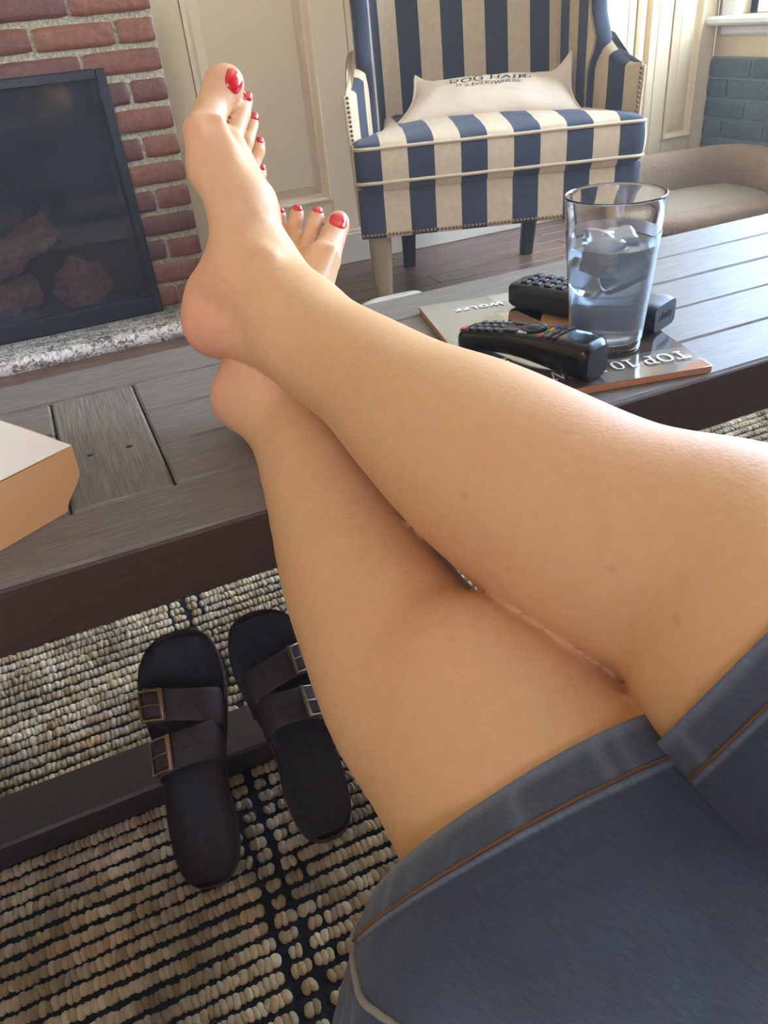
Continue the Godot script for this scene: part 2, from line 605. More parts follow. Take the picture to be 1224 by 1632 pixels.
func window_in(called: String, c: Vector3, along: Vector3, out: Vector3, w: float, h: float, label: String) -> void:
	# sash, stool, panes; c is the middle of the sill line on the inner wall face
	var root := Node3D.new()
	root.name = called
	add_child(root, true)
	root.position = c
	structure(root, label)
	var b := Basis(along, Vector3.UP, along.cross(Vector3.UP))
	var fr := MB.new()
	for s in [-1.0, 1.0]:
		fr.box(along * s * (w / 2 + 0.035) - out * 0.012 + Vector3.UP * h / 2, Vector3(0.075, h + 0.02, 0.03), 0.006, b)
		fr.box(along * s * (w / 2 - 0.02) + out * 0.06 + Vector3.UP * h / 2, Vector3(0.04, h, 0.04), 0.004, b)
	fr.box(Vector3.UP * (h + 0.04) - out * 0.012, Vector3(w + 0.15, 0.09, 0.035), 0.006, b)
	fr.box(Vector3.UP * (h - 0.02) + out * 0.06, Vector3(w, 0.04, 0.04), 0.004, b)
	fr.box(Vector3.UP * 0.03 + out * 0.06, Vector3(w, 0.06, 0.04), 0.004, b)
	fr.box(Vector3.UP * h * 0.5 + out * 0.06, Vector3(w, 0.045, 0.045), 0.004, b)
	obj("window_frame", fr.build(), M.sash, root)
	var sill := MB.new()
	sill.box(-out * 0.02 + Vector3.UP * -0.014, Vector3(w + 0.2, 0.028, 0.11), 0.008, b)
	sill.box(-out * 0.008 + Vector3.UP * -0.045, Vector3(w + 0.14, 0.036, 0.03), 0.008, b)
	obj("window_sill", sill.build(), M.sash, root)
	for k in 2:
		var mu := MB.new()
		mu.box(along * w * (k + 1.0) / 3.0 - along * w * 0.5 + out * 0.06 + Vector3.UP * h / 2, Vector3(0.02, h - 0.06, 0.025), 0.003, b)
		obj("mullion", mu.build(), M.sash, root)
	for j in 2:
		for k in 3:
			var g := MB.new()
			g.box(along * (w * (k + 0.5) / 3.0 - w * 0.5) + out * 0.06 + Vector3.UP * (h * (0.26 + 0.49 * j)), Vector3(w / 3.0 - 0.02, h * 0.46, 0.004), 0.0005, b)
			obj("pane", g.build(), M.pane, root)

func build_room() -> void:
	var floor_ := obj("floor", bx(Vector3(0.26, -0.06, -0.3), Vector3(4.9, 0.1, 5.0), 0.001), M.board0)
	structure(floor_)
	# boards run along the back wall
	var boards := []
	for k in 3:
		boards.append(bx(Vector3.ZERO, Vector3(1.6, 0.012, 0.086), 0.0015, Vector2(0.3 * k, 0.13 * k)))
	for r in 16:
		for s in 3:
			var z := WB + 0.045 + r * 0.0875
			var xx := -1.3 + s * 1.602 + (0.55 if r % 2 else 0.0) - (0.8 if r % 3 == 2 else 0.0)
			if z < -2.2 and xx < 0.0 and xx + 0.8 < -0.6: continue
			obj("floor_board", boards[(r * 2 + s) % 3], M["board%d" % ((r + s * 2) % 3)], floor_, Vector3(xx, -0.006, z))
	structure(obj("ceiling", bx(Vector3(0.26, 2.45, -0.3), Vector3(4.9, 0.1, 5.0), 0.001), mat(Color(0.9, 0.88, 0.84), 0.9)))
	wall_with_holes("wall_back", Vector3(-2.0, 0, WB), Vector3(1, 0, 0), Vector3(0, 0, -1), 4.527, 2.4, 0.1, [], M.cream)
	wall_with_holes("wall_left", Vector3(-2.0, 0, WB), Vector3(0, 0, 1), Vector3(-1, 0, 0), 4.63, 2.4, 0.1, [], M.cream)
	wall_with_holes("wall_rear", Vector3(-2.0, 0, 2.0), Vector3(1, 0, 0), Vector3(0, 0, 1), 4.527, 2.4, 0.1, [[0.2, 2.0, 0.61, 2.11]], M.cream)
	wall_with_holes("wall_right", Vector3(WR, 0, WB), Vector3(0, 0, 1), Vector3(1, 0, 0), 4.63, 2.4, 0.1, [[0.11, 1.11, 0.61, 2.11], [1.26, 2.18, 0.61, 2.11]], M.cream)
	window_in("window_1", Vector3(WR, 0.61, -2.02), Vector3(0, 0, 1), Vector3(1, 0, 0), 1.0, 1.5, "white framed window above grey brick in the corner")
	window_in("window_2", Vector3(WR, 0.61, -0.91), Vector3(0, 0, 1), Vector3(1, 0, 0), 0.92, 1.5, "")
	window_in("added_window_3", Vector3(-0.9, 0.61, 2.0), Vector3(1, 0, 0), Vector3(0, 0, 1), 1.8, 1.5, "")  # unseen window, added as an opening for the warm fill
	# panelling between fireplace and chair: a tall raised panel in stiles and rails
	panelling(0.42, 1.03, 0.92, 0.535, "trim_1")
	panelling(1.03, 2.10, 1.98, 1.15, "trim_2")
	panelling(2.10, 2.235, 2.20, 2.135, "trim_3")
	panelling(2.235, 2.50, 2.436, 2.30, "trim_4")
	var base := MB.new()
	base.box(Vector3((0.42 + WR) / 2, 0.05, WB + 0.016), Vector3(WR - 0.42, 0.1, 0.03), 0.003)
	base.box(Vector3((0.42 + WR) / 2, 0.106, WB + 0.012), Vector3(WR - 0.42, 0.014, 0.022), 0.005)
	structure(obj("baseboard_back", base.build(), M.trimwhite))
	# grey painted brick under the window of the right wall
	var wallg := Node3D.new()
	wallg.name = "trim_5"
	add_child(wallg, true)
	wallg.position = Vector3(WR, 0, -1.9)
	structure(wallg, "grey painted brick below the corner window")
	obj("mortar_bed", bx(Vector3(-0.006, 0.24, 0), Vector3(0.012, 0.476, 1.44), 0.001), M.greymortar, wallg)
	var gv := []
	for k in 3: gv.append(brick_mesh(Vector3(0.016, 0.060, 0.196), 90 + k, 2))
	gv.append(brick_mesh(Vector3(0.016, 0.060, 0.094), 95, 2))
	for r in 7:
		var y := 0.476 - 0.034 - r * 0.0685
		for k in 8:
			var z := -0.72 + 0.1 + k * 0.206 - (0.103 if r % 2 else 0.0)
			if z < -0.72 + 0.06:
				obj("brick", gv[3], M["greybrick%d" % ((r + k) % 3)], wallg, Vector3(-0.012, y, -0.72 + 0.05))
				continue
			if z > 0.64: continue
			obj("brick", gv[(r * 3 + k) % 3], M["greybrick%d" % ((r * 2 + k) % 3)], wallg, Vector3(-0.012, y, z))

func panelling(x0: float, x1: float, px1: float, px0: float, called: String) -> void:
	# one bay of wall panelling: stiles, rails, a recessed bevelled panel
	var root := Node3D.new()
	root.name = called
	add_child(root, true)
	root.position = Vector3((x0 + x1) / 2, 0, WB)
	structure(root)
	var o := Vector3(-(x0 + x1) / 2, 0, 0)
	var top := 2.36
	var y0 := 0.215
	var st := MB.new()
	st.box(o + Vector3((x0 + px0) / 2, top / 2, 0.010), Vector3(px0 - x0 - 0.002, top, 0.02), 0.002)
	obj("stile", st.build(), M.cream, root)
	st = MB.new()
	st.box(o + Vector3((x1 + px1) / 2, top / 2, 0.010), Vector3(x1 - px1 - 0.002, top, 0.02), 0.002)
	obj("stile", st.build(), M.cream, root)
	st = MB.new()
	st.box(o + Vector3((px0 + px1) / 2, y0 / 2 + 0.05, 0.010), Vector3(px1 - px0, y0 - 0.1, 0.02), 0.002)
	obj("rail", st.build(), M.cream, root)
	# moulding: three stepped frames then the raised field
	var m := MB.new()
	var a := Vector3(px0, y0, 0.020)
	var b := Vector3(px1, top - 0.2, 0.020)
	var prev := PackedVector3Array()
	var w: float = minf(1.0, (px1 - px0) / 0.16)
	var steps := [[0.0, 0.020], [0.0, 0.026], [0.008, 0.028], [0.014, 0.022], [0.020, 0.010], [0.026, 0.006], [0.052, 0.014], [0.054, 0.016]]
	var rows := []
	for s in steps:
		var q: float = s[0] * w
		rows.append(PackedVector3Array([o + Vector3(a.x + q, a.y + q, s[1]), o + Vector3(b.x - q, a.y + q, s[1]), o + Vector3(b.x - q, b.y - q, s[1]), o + Vector3(a.x + q, b.y - q, s[1])]))
	for r in rows.size() - 1:
		for k in 4:
			m.quad(rows[r][k], rows[r][(k + 1) % 4], rows[r + 1][(k + 1) % 4], rows[r + 1][k])
	var last: PackedVector3Array = rows[rows.size() - 1]
	m.quad(last[0], last[1], last[2], last[3])
	obj("raised_panel", m.build(1), M.cream, root)

func brick_mesh(s: Vector3, seed_: int, axis: int) -> ArrayMesh:
	# a worn brick: rounded, slightly uneven; axis is its length (0 = x, 2 = z)
	var n := noise(18.0, 3, seed_)
	var m := MB.new()
	var h := s / 2.0
	var rows := []
	var L := 10
	var ring := 16
	for i in L + 1:
		var u := float(i) / L * 2.0 - 1.0
		var row := PackedVector3Array()
		for k in ring:
			var a := TAU * k / ring
			var cx := cos(a)
			var cy := sin(a)
			var sq := pow(pow(absf(cx), 9) + pow(absf(cy), 9), -1.0 / 9.0)
			var e := 1.0 - 0.10 * pow(absf(u), 14)
			var q := Vector3(cx * sq * e, cy * sq * e, u * (0.985 + 0.015 * (1.0 - absf(cx * cy))))
			q = Vector3(q.z * h.x, q.y * h.y, q.x * h.z) if axis == 0 else Vector3(q.x * h.x, q.y * h.y, q.z * h.z)
			q += Vector3(n.get_noise_3d(q.x, q.y, q.z), n.get_noise_3d(q.y + 5, q.z, q.x), n.get_noise_3d(q.z, q.x + 9, q.y)) * 0.0016
			row.append(q)
		rows.append(row)
	m.grid(rows, true)
	m.fan(rows[0], true); m.fan(rows[L], false)
	return m.build()

# ------------------------------------------------------------------ fireplace
const FZ := -2.39

func build_fireplace() -> void:
	# the brick breast stands proud of the wall, its opening framed by the insert
	var br := Node3D.new()
	br.name = "wall_fireplace"
	add_child(br, true)
	br.position = Vector3(-0.3, 0, FZ)
	structure(br, "red brick fireplace breast with pale mortar")
	var o := Vector3(0.3, 0, 0)
	var bed := MB.new()
	bed.box(o + Vector3(0.335, 1.2, -0.1195), Vector3(0.162, 2.4, 0.235), 0.002)
	bed.box(o + Vector3(-1.40, 1.2, -0.1195), Vector3(1.2, 2.4, 0.235), 0.002)
	bed.box(o + Vector3(-0.27, 1.535, -0.1195), Vector3(1.06, 1.73, 0.235), 0.002)
	obj("mortar_bed", bed.build(), M.mortar, br)
	var full := []
	var half := []
	var clip := []
	for k in 4:
		full.append(brick_mesh(Vector3(0.194, 0.056, 0.05), 100 + k, 0))
		half.append(brick_mesh(Vector3(0.092, 0.056, 0.05), 110 + k, 0))
	for k in 2: clip.append(brick_mesh(Vector3(0.054, 0.056, 0.05), 120 + k, 0))
	var n := 0
	for r in 16:
		var y := 0.04 + 0.0676 * r + 0.0338
		var odd := r % 2 == 0
		var x := 0.418
		for k in 7:
			var w := 0.101 if odd and k == 0 else 0.203
			var x1 := x
			var x0 := x - w
			x = x0
			n += 1
			var m: Material = M["brick%d" % ((n * 7 + r * 3 + (n * n) % 5) % 5)]
			var jig := Vector3(rng.randf_range(-0.002, 0.002), rng.randf_range(-0.002, 0.002), rng.randf_range(-0.002, 0.003))
			if r < 9 or (r == 9 and false):
				# beside the insert
				if x1 < 0.29: continue
				if x0 < 0.262:
					var cw := x1 - 0.262
					if cw > 0.13: # a stretcher cut by the frame
						var c := brick_mesh(Vector3(cw - 0.006, 0.056, 0.05), 130 + r, 0)
						obj("brick", c, m, br, o + Vector3(0.262 + cw / 2, y, -0.0195) + jig)
					else: obj("brick", clip[n % 2], m, br, o + Vector3(0.262 + cw / 2 - 0.002, y, -0.0195) + jig)
					continue
			if w < 0.15: obj("brick", half[n % 4], m, br, o + Vector3((x0 + x1) / 2, y, -0.0195) + jig)
			else: obj("brick", full[n % 4], m, br, o + Vector3((x0 + x1) / 2, y, -0.0195) + jig)
	# hearth slab
	var sl := MB.new()
	var hn := noise(30.0, 3, 77)
	var rows := []
	var prof := [[-0.005, -2.37], [0.041, -2.37], [0.041, -2.235], [0.038, -2.224], [0.028, -2.219], [0.016, -2.220], [0.006, -2.225], [-0.001, -2.229]]
	for p in prof:
		var row := PackedVector3Array()
		for k in 61:
			var x := -1.6 + 2.06 * k / 60.0
			var j := hn.get_noise_2d(x, p[0] * 9.0) * (0.006 if p[1] > -2.23 else 0.0)
			row.append(Vector3(x + 0.57, p[0], p[1] + j + 2.30))
		rows.append(row)
	sl.grid(rows)
	var e0 := PackedVector3Array()
	var e1 := PackedVector3Array()
	for r in rows:
		e0.append(r[0]); e1.append(r[60])
	sl.fan(e0); sl.fan(e1, true)
	tag(obj("hearth_slab", sl.build(), M.granite, self, Vector3(-0.57, 0, -2.30)), "speckled grey and cream granite hearth slab with rough front edge", "hearth")
	# the black insert
	var ins := thing("fireplace_insert", "black metal framed gas fireplace insert with dark glass front", "fireplace", Vector3(-0.255, 0.041, FZ))
	var f := MB.new()
	for s in [-1.0, 1.0]: f.box(Vector3(s * 0.507, 0.318, -0.005), Vector3(0.025, 0.637, 0.05), 0.003)
	f.box(Vector3(0, 0.625, -0.005), Vector3(0.99, 0.024, 0.05), 0.003)
	f.box(Vector3(0, 0.024, -0.005), Vector3(0.99, 0.048, 0.05), 0.003)
	obj("frame", f.build(), M.black, ins)
	obj("glass", bx(Vector3(0, 0.33, -0.006), Vector3(0.99, 0.57, 0.004), 0.0005), M.fireglass, ins)
	var bxm := MB.new()
	bxm.box(Vector3(0, 0.33, -0.20), Vector3(1.0, 0.62, 0.01), 0.001)
	bxm.box(Vector3(-0.5, 0.33, -0.11), Vector3(0.01, 0.62, 0.18), 0.001)
	bxm.box(Vector3(0.5, 0.33, -0.11), Vector3(0.01, 0.62, 0.18), 0.001)
	bxm.box(Vector3(0, 0.02, -0.11), Vector3(1.0, 0.02, 0.18), 0.001)
	bxm.box(Vector3(0, 0.64, -0.11), Vector3(1.0, 0.01, 0.18), 0.001)
	obj("firebox", bxm.build(), M.firebox, ins)
	var lo := ["charred ceramic log leaning across the top of the fire", "short thick ceramic log with a cut end facing out", "dark ceramic log lying at the back of the fire"]
	firelog(Vector3(-0.135, 0.235, FZ - 0.10), Vector3(0.9, 0.42, 0.05), 0.36, 0.045, lo[0], 201)
	firelog(Vector3(0.065, 0.135, FZ - 0.09), Vector3(0.35, 0.12, 0.9), 0.09, 0.068, lo[1], 202)
	firelog(Vector3(-0.22, 0.125, FZ - 0.125), Vector3(1, 0.03, 0), 0.34, 0.045, lo[2], 203)

func firelog(c: Vector3, dir: Vector3, length: float, r: float, label: String, seed_: int) -> void:
	var n := noise(9.0, 4, seed_)
	var d := dir.normalized()
	var x := d.cross(Vector3.UP).normalized()
	var y := x.cross(d)
	var m := MB.new()
	var rows := []
	for i in 19:
		var u := float(i) / 18.0
		var row := PackedVector3Array()
		for k in 18:
			var a := TAU * k / 18
			var e := r * (1.0 - 0.12 * pow(absf(u * 2 - 1), 8))
			var q := d * (u - 0.5) * length + (x * cos(a) + y * sin(a)) * e
			q += (x * cos(a) + y * sin(a)) * n.get_noise_3d(q.x * 1.4, q.y * 3, q.z * 3) * r * 0.7
			row.append(q)
		rows.append(row)
	m.grid(rows, true)
	m.fan(rows[0], true); m.fan(rows[18])
	tag(obj("fire_log", m.build(), M.log, self, c), label, "log", "ceramic logs behind the fireplace glass")

# ------------------------------------------------------------------ rug
func build_rug() -> void:
	var root := thing("rug", "navy and natural jute rug woven in ridged beaded rows under table", "rug", Vector3(0.3, 0, -0.595))
	obj("backing", bx(Vector3(0, 0.003, 0), Vector3(2.5, 0.006, 1.15), 0.002), M.rug, root)
	# a loop of twisted strand: grooved along its length, uneven
	var bead := MB.new()
	bead.ball(Vector3.ZERO, Vector3.ONE, 18, 8)
	var bn := noise(0.9, 2, 86)
	for i in bead.v.size():
		var q := bead.v[i]
		var g := 1.0 + 0.07 * sin(atan2(q.y, q.x) * 6.0 + q.z * 2.2) * (1.0 - q.z * q.z) + 0.16 * bn.get_noise_3dv(q)
		var zz := signf(q.z) * pow(absf(q.z), 0.8)
		bead.v[i] = Vector3(q.x * 0.0043 * g, q.y * 0.0044 * g, zz * 0.0065)
	var mm := MultiMesh.new()
	mm.transform_format = MultiMesh.TRANSFORM_3D
	mm.use_colors = true
	mm.mesh = bead.build()
	var tf := []
	var cl := []
	var tone := noise(9.0, 3, 88)
	for r in 62:
		var z := -0.565 + r * 0.0182
		var x := -1.24
		while x < 1.24:
			var wx := x + 0.3
			var s := rng.randf_range(0.72, 1.2)
			if rng.randf() < 0.06: s *= 1.4
			var step := 0.0060 * s
			var inside := false
			for st in [0.0, 0.62, -0.62, 1.24, -1.24]:
				var q: float = wx - st
				if q > 0.003 and q < 0.0545 and not ((q > 0.0115 and q < 0.0262) or (q > 0.0365 and q < 0.0505)): inside = true
			x += step
			if inside: continue
			var b := Basis(Vector3.UP, rng.randf_range(-0.35, 0.35)) * Basis(Vector3.RIGHT, rng.randf_range(-0.25, 0.25)) * Basis(Vector3.BACK, rng.randf_range(0.0, TAU))
			b = b.scaled_local(Vector3(s, rng.randf_range(0.85, 1.25), rng.randf_range(0.9, 1.15)))
			tf.append(Transform3D(b, Vector3(x - step / 2, 0.0075, z + 0.0012 * sin(wx * 11.0 + r) + rng.randf_range(-0.0008, 0.0008))))
			var f := 0.86 + 0.25 * tone.get_noise_2d(wx, z) + rng.randf_range(-0.08, 0.08)
			var c := Color(0.88, 0.81, 0.68).lerp(Color(0.78, 0.66, 0.49), clampf(0.4 + 1.0 * tone.get_noise_2d(wx * 2 + 7, z * 2) + rng.randf_range(-0.3, 0.3), 0, 1))
			cl.append(Color(c.r * f, c.g * f, c.b * f).srgb_to_linear())
	mm.instance_count = tf.size()
	for i in tf.size():
		mm.set_instance_transform(i, tf[i])
		mm.set_instance_color(i, cl[i])
	var mi := MultiMeshInstance3D.new()
	mi.name = "woven_bead"
	mi.multimesh = mm
	mi.material_override = M.bead
	mi.set_meta("kind", "stuff")
	root.add_child(mi, true)

# ------------------------------------------------------------------ coffee table
func build_table() -> void:
	var t := thing("coffee_table", "long dark stained plank coffee table with thick top", "table", Vector3(0.4, 0, -0.669))
	var plank := func(x0: float, x1: float, z0: float, z1: float, k: int, called := "plank", y := 0.45) -> void:
		var c := Vector3((x0 + x1) / 2 - 0.4, y - 0.026, (z0 + z1) / 2 + 0.669)
		obj(called, bx(Vector3.ZERO, Vector3(x1 - x0 - 0.0016, 0.052, z1 - z0 - 0.0016), 0.0022, Vector2(0.37 * k, 0.171 * k)), M["plank%d" % (k % 3)], t, c)
	plank.call(-0.55, 1.35, -0.5545, -0.481, 0, "border_plank")
	obj("shaded_facing", bx(Vector3(0, 0.4235, 0.1902), Vector3(1.9, 0.0525, 0.004), 0.0015, Vector2(0.2, 0.33)), M.shaded_facing, t)  # thin added facing that carries the shaded front colour
	plank.call(-0.55, 1.35, -0.861, -0.7835, 1, "border_plank")
	for cx in [[-0.0415, 0.0385], [1.02, 1.10]]:
		plank.call(cx[0], cx[1], -0.7835, -0.5545, 5, "cross_plank")
	var k := 2
	for xs in [[-0.55, -0.0415], [0.0385, 1.02], [1.10, 1.35]]:
		for j in 3:
			var y: float = 0.45 - [0.0, 0.0006, 0.0002][j]
			plank.call(xs[0], xs[1], -0.7835 + j * 0.07633, -0.7835 + (j + 1) * 0.07633, k, "plank", y)
			k += 1
	for p in [Vector3(-0.0175, 0.4494, -0.645), Vector3(0.0155, 0.4494, -0.642), Vector3(1.045, 0.4494, -0.645), Vector3(1.078, 0.4494, -0.642)]:
		var q := MB.new()
		q.ball(Vector3.ZERO, Vector3(0.0036, 0.0012, 0.0032), 10, 6)
		obj("plug", q.build(), M.plug, t, p - t.position)
	# under-frame: centre stretcher near the floor and a panel leg at each end
	obj("stretcher", bx(Vector3(0, 0.026, -0.004), Vector3(1.66, 0.036, 0.071), 0.003), M.beam, t)
	for s in [-1.0, 1.0]:
		obj("leg", bx(Vector3(s * 0.86, 0.21, 0), Vector3(0.07, 0.376, 0.26), 0.004), M.beam, t)
		obj("foot", bx(Vector3(s * 0.86, 0.021, 0), Vector3(0.09, 0.03, 0.34), 0.004), M.beam, t)

# ------------------------------------------------------------------ wing chair
const SP := 0.1333   # one navy and one cream stripe

func build_chair() -> void:
	var ch := thing("armchair", "navy and cream striped wingback armchair with brass nailhead edging", "armchair", Vector3(1.103, 0, -1.825), deg_to_rad(-19.8))
	var u0 := -0.367 / SP
	# seat cushion: a T in plan, crowned top
	var out := []
	var half := [Vector2(0.355, 0.0), Vector2(0.367, -0.012), Vector2(0.367, -0.078), Vector2(0.350, -0.095), Vector2(0.322, -0.15), Vector2(0.294, -0.21), Vector2(0.270, -0.30), Vector2(0.255, -0.50)]
	for p in half: out.append(p)
	for i in half.size(): out.append(Vector2(-half[half.size() - 1 - i].x, half[half.size() - 1 - i].y))
	var dense := []
	for i in out.size():
		var a: Vector2 = out[i]
		var b: Vector2 = out[(i + 1) % out.size()]
		var nn := maxi(1, int(a.distance_to(b) / 0.02))
		for j in nn: dense.append(a.lerp(b, float(j) / nn))
	var cen := Vector2(0, -0.24)
	var levels := [[0.355, 0.96], [0.366, 0.99], [0.375, 1.0], [0.40, 1.012], [0.43, 1.012], [0.455, 1.0], [0.463, 0.985], [0.468, 0.95], [0.474, 0.85], [0.480, 0.6], [0.484, 0.3], [0.485, 0.04]]
	var rows := []
	var uvs := []
	var bulge := noise(7.0, 2, 301)
	for l in levels:
		var row := PackedVector3Array()
		var ur := []
		for p in dense:
			var q: Vector2 = cen + (p - cen) * l[1]
			var y: float = l[0] + 0.003 * bulge.get_noise_2d(q.x * 1.5, q.y * 1.5) * (1.0 if l[0] > 0.46 else 0.25)
			row.append(Vector3(q.x, y, q.y))
			ur.append(Vector2(q.x / SP - u0, (q.y + l[0]) * 6.0))
		ur.append(ur[0])
		rows.append(row); uvs.append(ur)
	var m := MB.new()
	m.grid(rows, true, uvs)
	m.fan(rows[0], true); m.fan(rows[levels.size() - 1])
	var cu := obj("seat_cushion", m.build(), M.stripe, ch)
	for li in [2, 5]:
		var pth := PackedVector3Array()
		for k in dense.size():
			if dense[k].y > -0.08: pth.append(rows[li][k] + Vector3(0, 0, 0.001))
		var pm := MB.new()
		# one run along the front, in order
		var runp := PackedVector3Array()
		for k in range(dense.size()):
			var kk := (k + dense.size() / 2) % dense.size()
			if dense[kk].y > -0.08: runp.append(rows[li][kk] + Vector3(0, 0, 0.001))
		pm.tube(runp, 0.0042, 8)
		obj("piping", pm.build(), M.creamcloth, cu)
	# striped seat rail
	m = MB.new()
	rows = []; uvs = []
	for yy in [0.236, 0.240, 0.30, 0.352, 0.358]:
		var row := PackedVector3Array()
		var ur := []
		for k in 41:
			var x := -0.366 + 0.732 * k / 40.0
			row.append(Vector3(x, yy, -0.014 - 0.004 * pow(absf(x / 0.366), 6) - (0.003 if yy < 0.238 or yy > 0.355 else 0.0)))
			ur.append(Vector2(x / SP - u0, yy * 6))
		for k in 8:
			row.append(Vector3(0.366 - 0.1 * pow((k + 1) / 8.0, 2), yy, -0.02 - 0.54 * (k + 1) / 8.0))
			ur.append(Vector2(5.5 + 0.5 * (k + 1), yy * 6))
		for k in 8:
			row.append(Vector3(-0.266 - 0.1 * (1.0 - pow((7 - k) / 8.0, 2)), yy, -0.56 + 0.54 * k / 8.0))
			ur.append(Vector2(9.5 + 0.5 * (k + 1), yy * 6))
		ur.append(ur[0])
		rows.append(row); uvs.append(ur)
	m.grid(rows, true, uvs)
	m.fan(rows[0], true); m.fan(rows[4])
	obj("seat_rail", m.build(), M.stripe, ch)
	# backrest and wings: an upholstered shell, U-shaped in plan
	chair_shell(ch, "backrest", -0.315, 0.315, 0.40, 1.04, 0.055, false)
	chair_shell(ch, "wing", -0.60, -0.313, 0.44, 1.04, 0.048, true)
	chair_shell(ch, "wing", 0.313, 0.60, 0.44, 1.04, 0.048, true)
	chair_arm(ch, -1.0)
	chair_arm(ch, 1.0)
	# legs
	for s in [-1.0, 1.0]:
		var lg := MB.new()
		var lr := []
		for l in [[0.0, 0.017], [0.005, 0.018], [0.19, 0.029], [0.236, 0.030]]:
			var row := PackedVector3Array()
			for k in 16:
				var a := TAU * k / 16
				var sq := pow(pow(absf(cos(a)), 8) + pow(absf(sin(a)), 8), -0.125)
				row.append(Vector3(s * 0.318 + cos(a) * sq * l[1], l[0], -0.055 + sin(a) * sq * l[1]))
			lr.append(row)
		lg.grid(lr, true); lg.fan(lr[0], true); lg.fan(lr[3])
		obj("leg", lg.build(), M.paleleg, ch)
		lg = MB.new()
		lr = []
		for l in [[0.0, 0.019, -0.575], [0.005, 0.020, -0.573], [0.12, 0.023, -0.535], [0.24, 0.026, -0.51]]:
			var row := PackedVector3Array()
			for k in 16:
				var a := TAU * k / 16
				var sq := pow(pow(absf(cos(a)), 8) + pow(absf(sin(a)), 8), -0.125)
				row.append(Vector3(s * 0.20 + cos(a) * sq * l[1], l[0], l[2] + sin(a) * sq * l[1]))
			lr.append(row)
		lg.grid(lr, true); lg.fan(lr[0], true); lg.fan(lr[3])
		obj("leg", lg.build(), M.darkleg, ch)
	# nailheads: along the rail, up each arm front, along each wing edge
	var nm := MB.new()
	for k in 74:
		nm.ball(Vector3(-0.362 + 0.724 * k / 73.0, 0.245, -0.012 - 0.004 * pow(absf(k / 36.5 - 1.0), 6)), Vector3(0.0042, 0.0042, 0.003), 7, 5)
	for s in [-1.0, 1.0]:
		for k in 26:
			var y := 0.30 + 0.265 * k / 25.0
			nm.ball(Vector3(s * (arm_outer(y) - 0.006), y, -0.0735), Vector3(0.0042, 0.0042, 0.003), 7, 5)
		for k in 34:
			var y := 0.62 + 0.40 * k / 33.0
			var q := shell_point(s * wing_front(y), y)
			var nrm := shell_normal(s * wing_front(y), y)
			nm.ball(q + nrm * 0.036 + Vector3(0, 0, 0.003), Vector3(0.0042, 0.0042, 0.0035), 7, 5)
	var nh := obj("nailhead_trim", nm.build(), M.nail, ch)
	nh.set_meta("kind", "stuff")
	build_pillow(ch)

func shell_point(s: float, y: float) -> Vector3:
	# plan: back, rounded corner, side running forward with a little flare
	var a := absf(s)
	var p: Vector2
	var r := 0.10
	var hb := 0.168
	var arc := r * deg_to_rad(86.0)
	if a <= hb: p = Vector2(a, -0.585 - 0.02 * (1.0 - pow(a / hb, 2)))
	elif a <= hb + arc:
		var th := (a - hb) / r
		p = Vector2(hb + r * sin(th), -0.585 + r * (1.0 - cos(th)))
	else:
		var th := deg_to_rad(86.0)
		var q := Vector2(hb + r * sin(th), -0.585 + r * (1.0 - cos(th)))
		p = q + Vector2(cos(th), sin(th)) * (a - hb - arc)
	var f := (y - 0.46)
	var x := p.x * (1.0 + 0.03 * f)
	var z := p.y - 0.12 * f * clampf((-p.y - 0.25) / 0.3, 0.0, 1.0)
	return Vector3(x * signf(s) if s != 0.0 else 0.0, y, z)

func shell_normal(s: float, y: float) -> Vector3:
	var d := shell_point(s + 0.004, y) - shell_point(s - 0.004, y)
	return Vector3(-d.z, 0, d.x).normalized() * -1.0   # away from the sitter

func wing_front(y: float) -> float:
	# arc length at which the wing's front edge stands at this height: it sweeps forward into the arm
	return 0.545 + 0.05 * exp(-pow((y - 0.625) / 0.045, 2)) - 0.06 * pow(clampf((y - 0.8) / 0.24, 0, 1), 2)

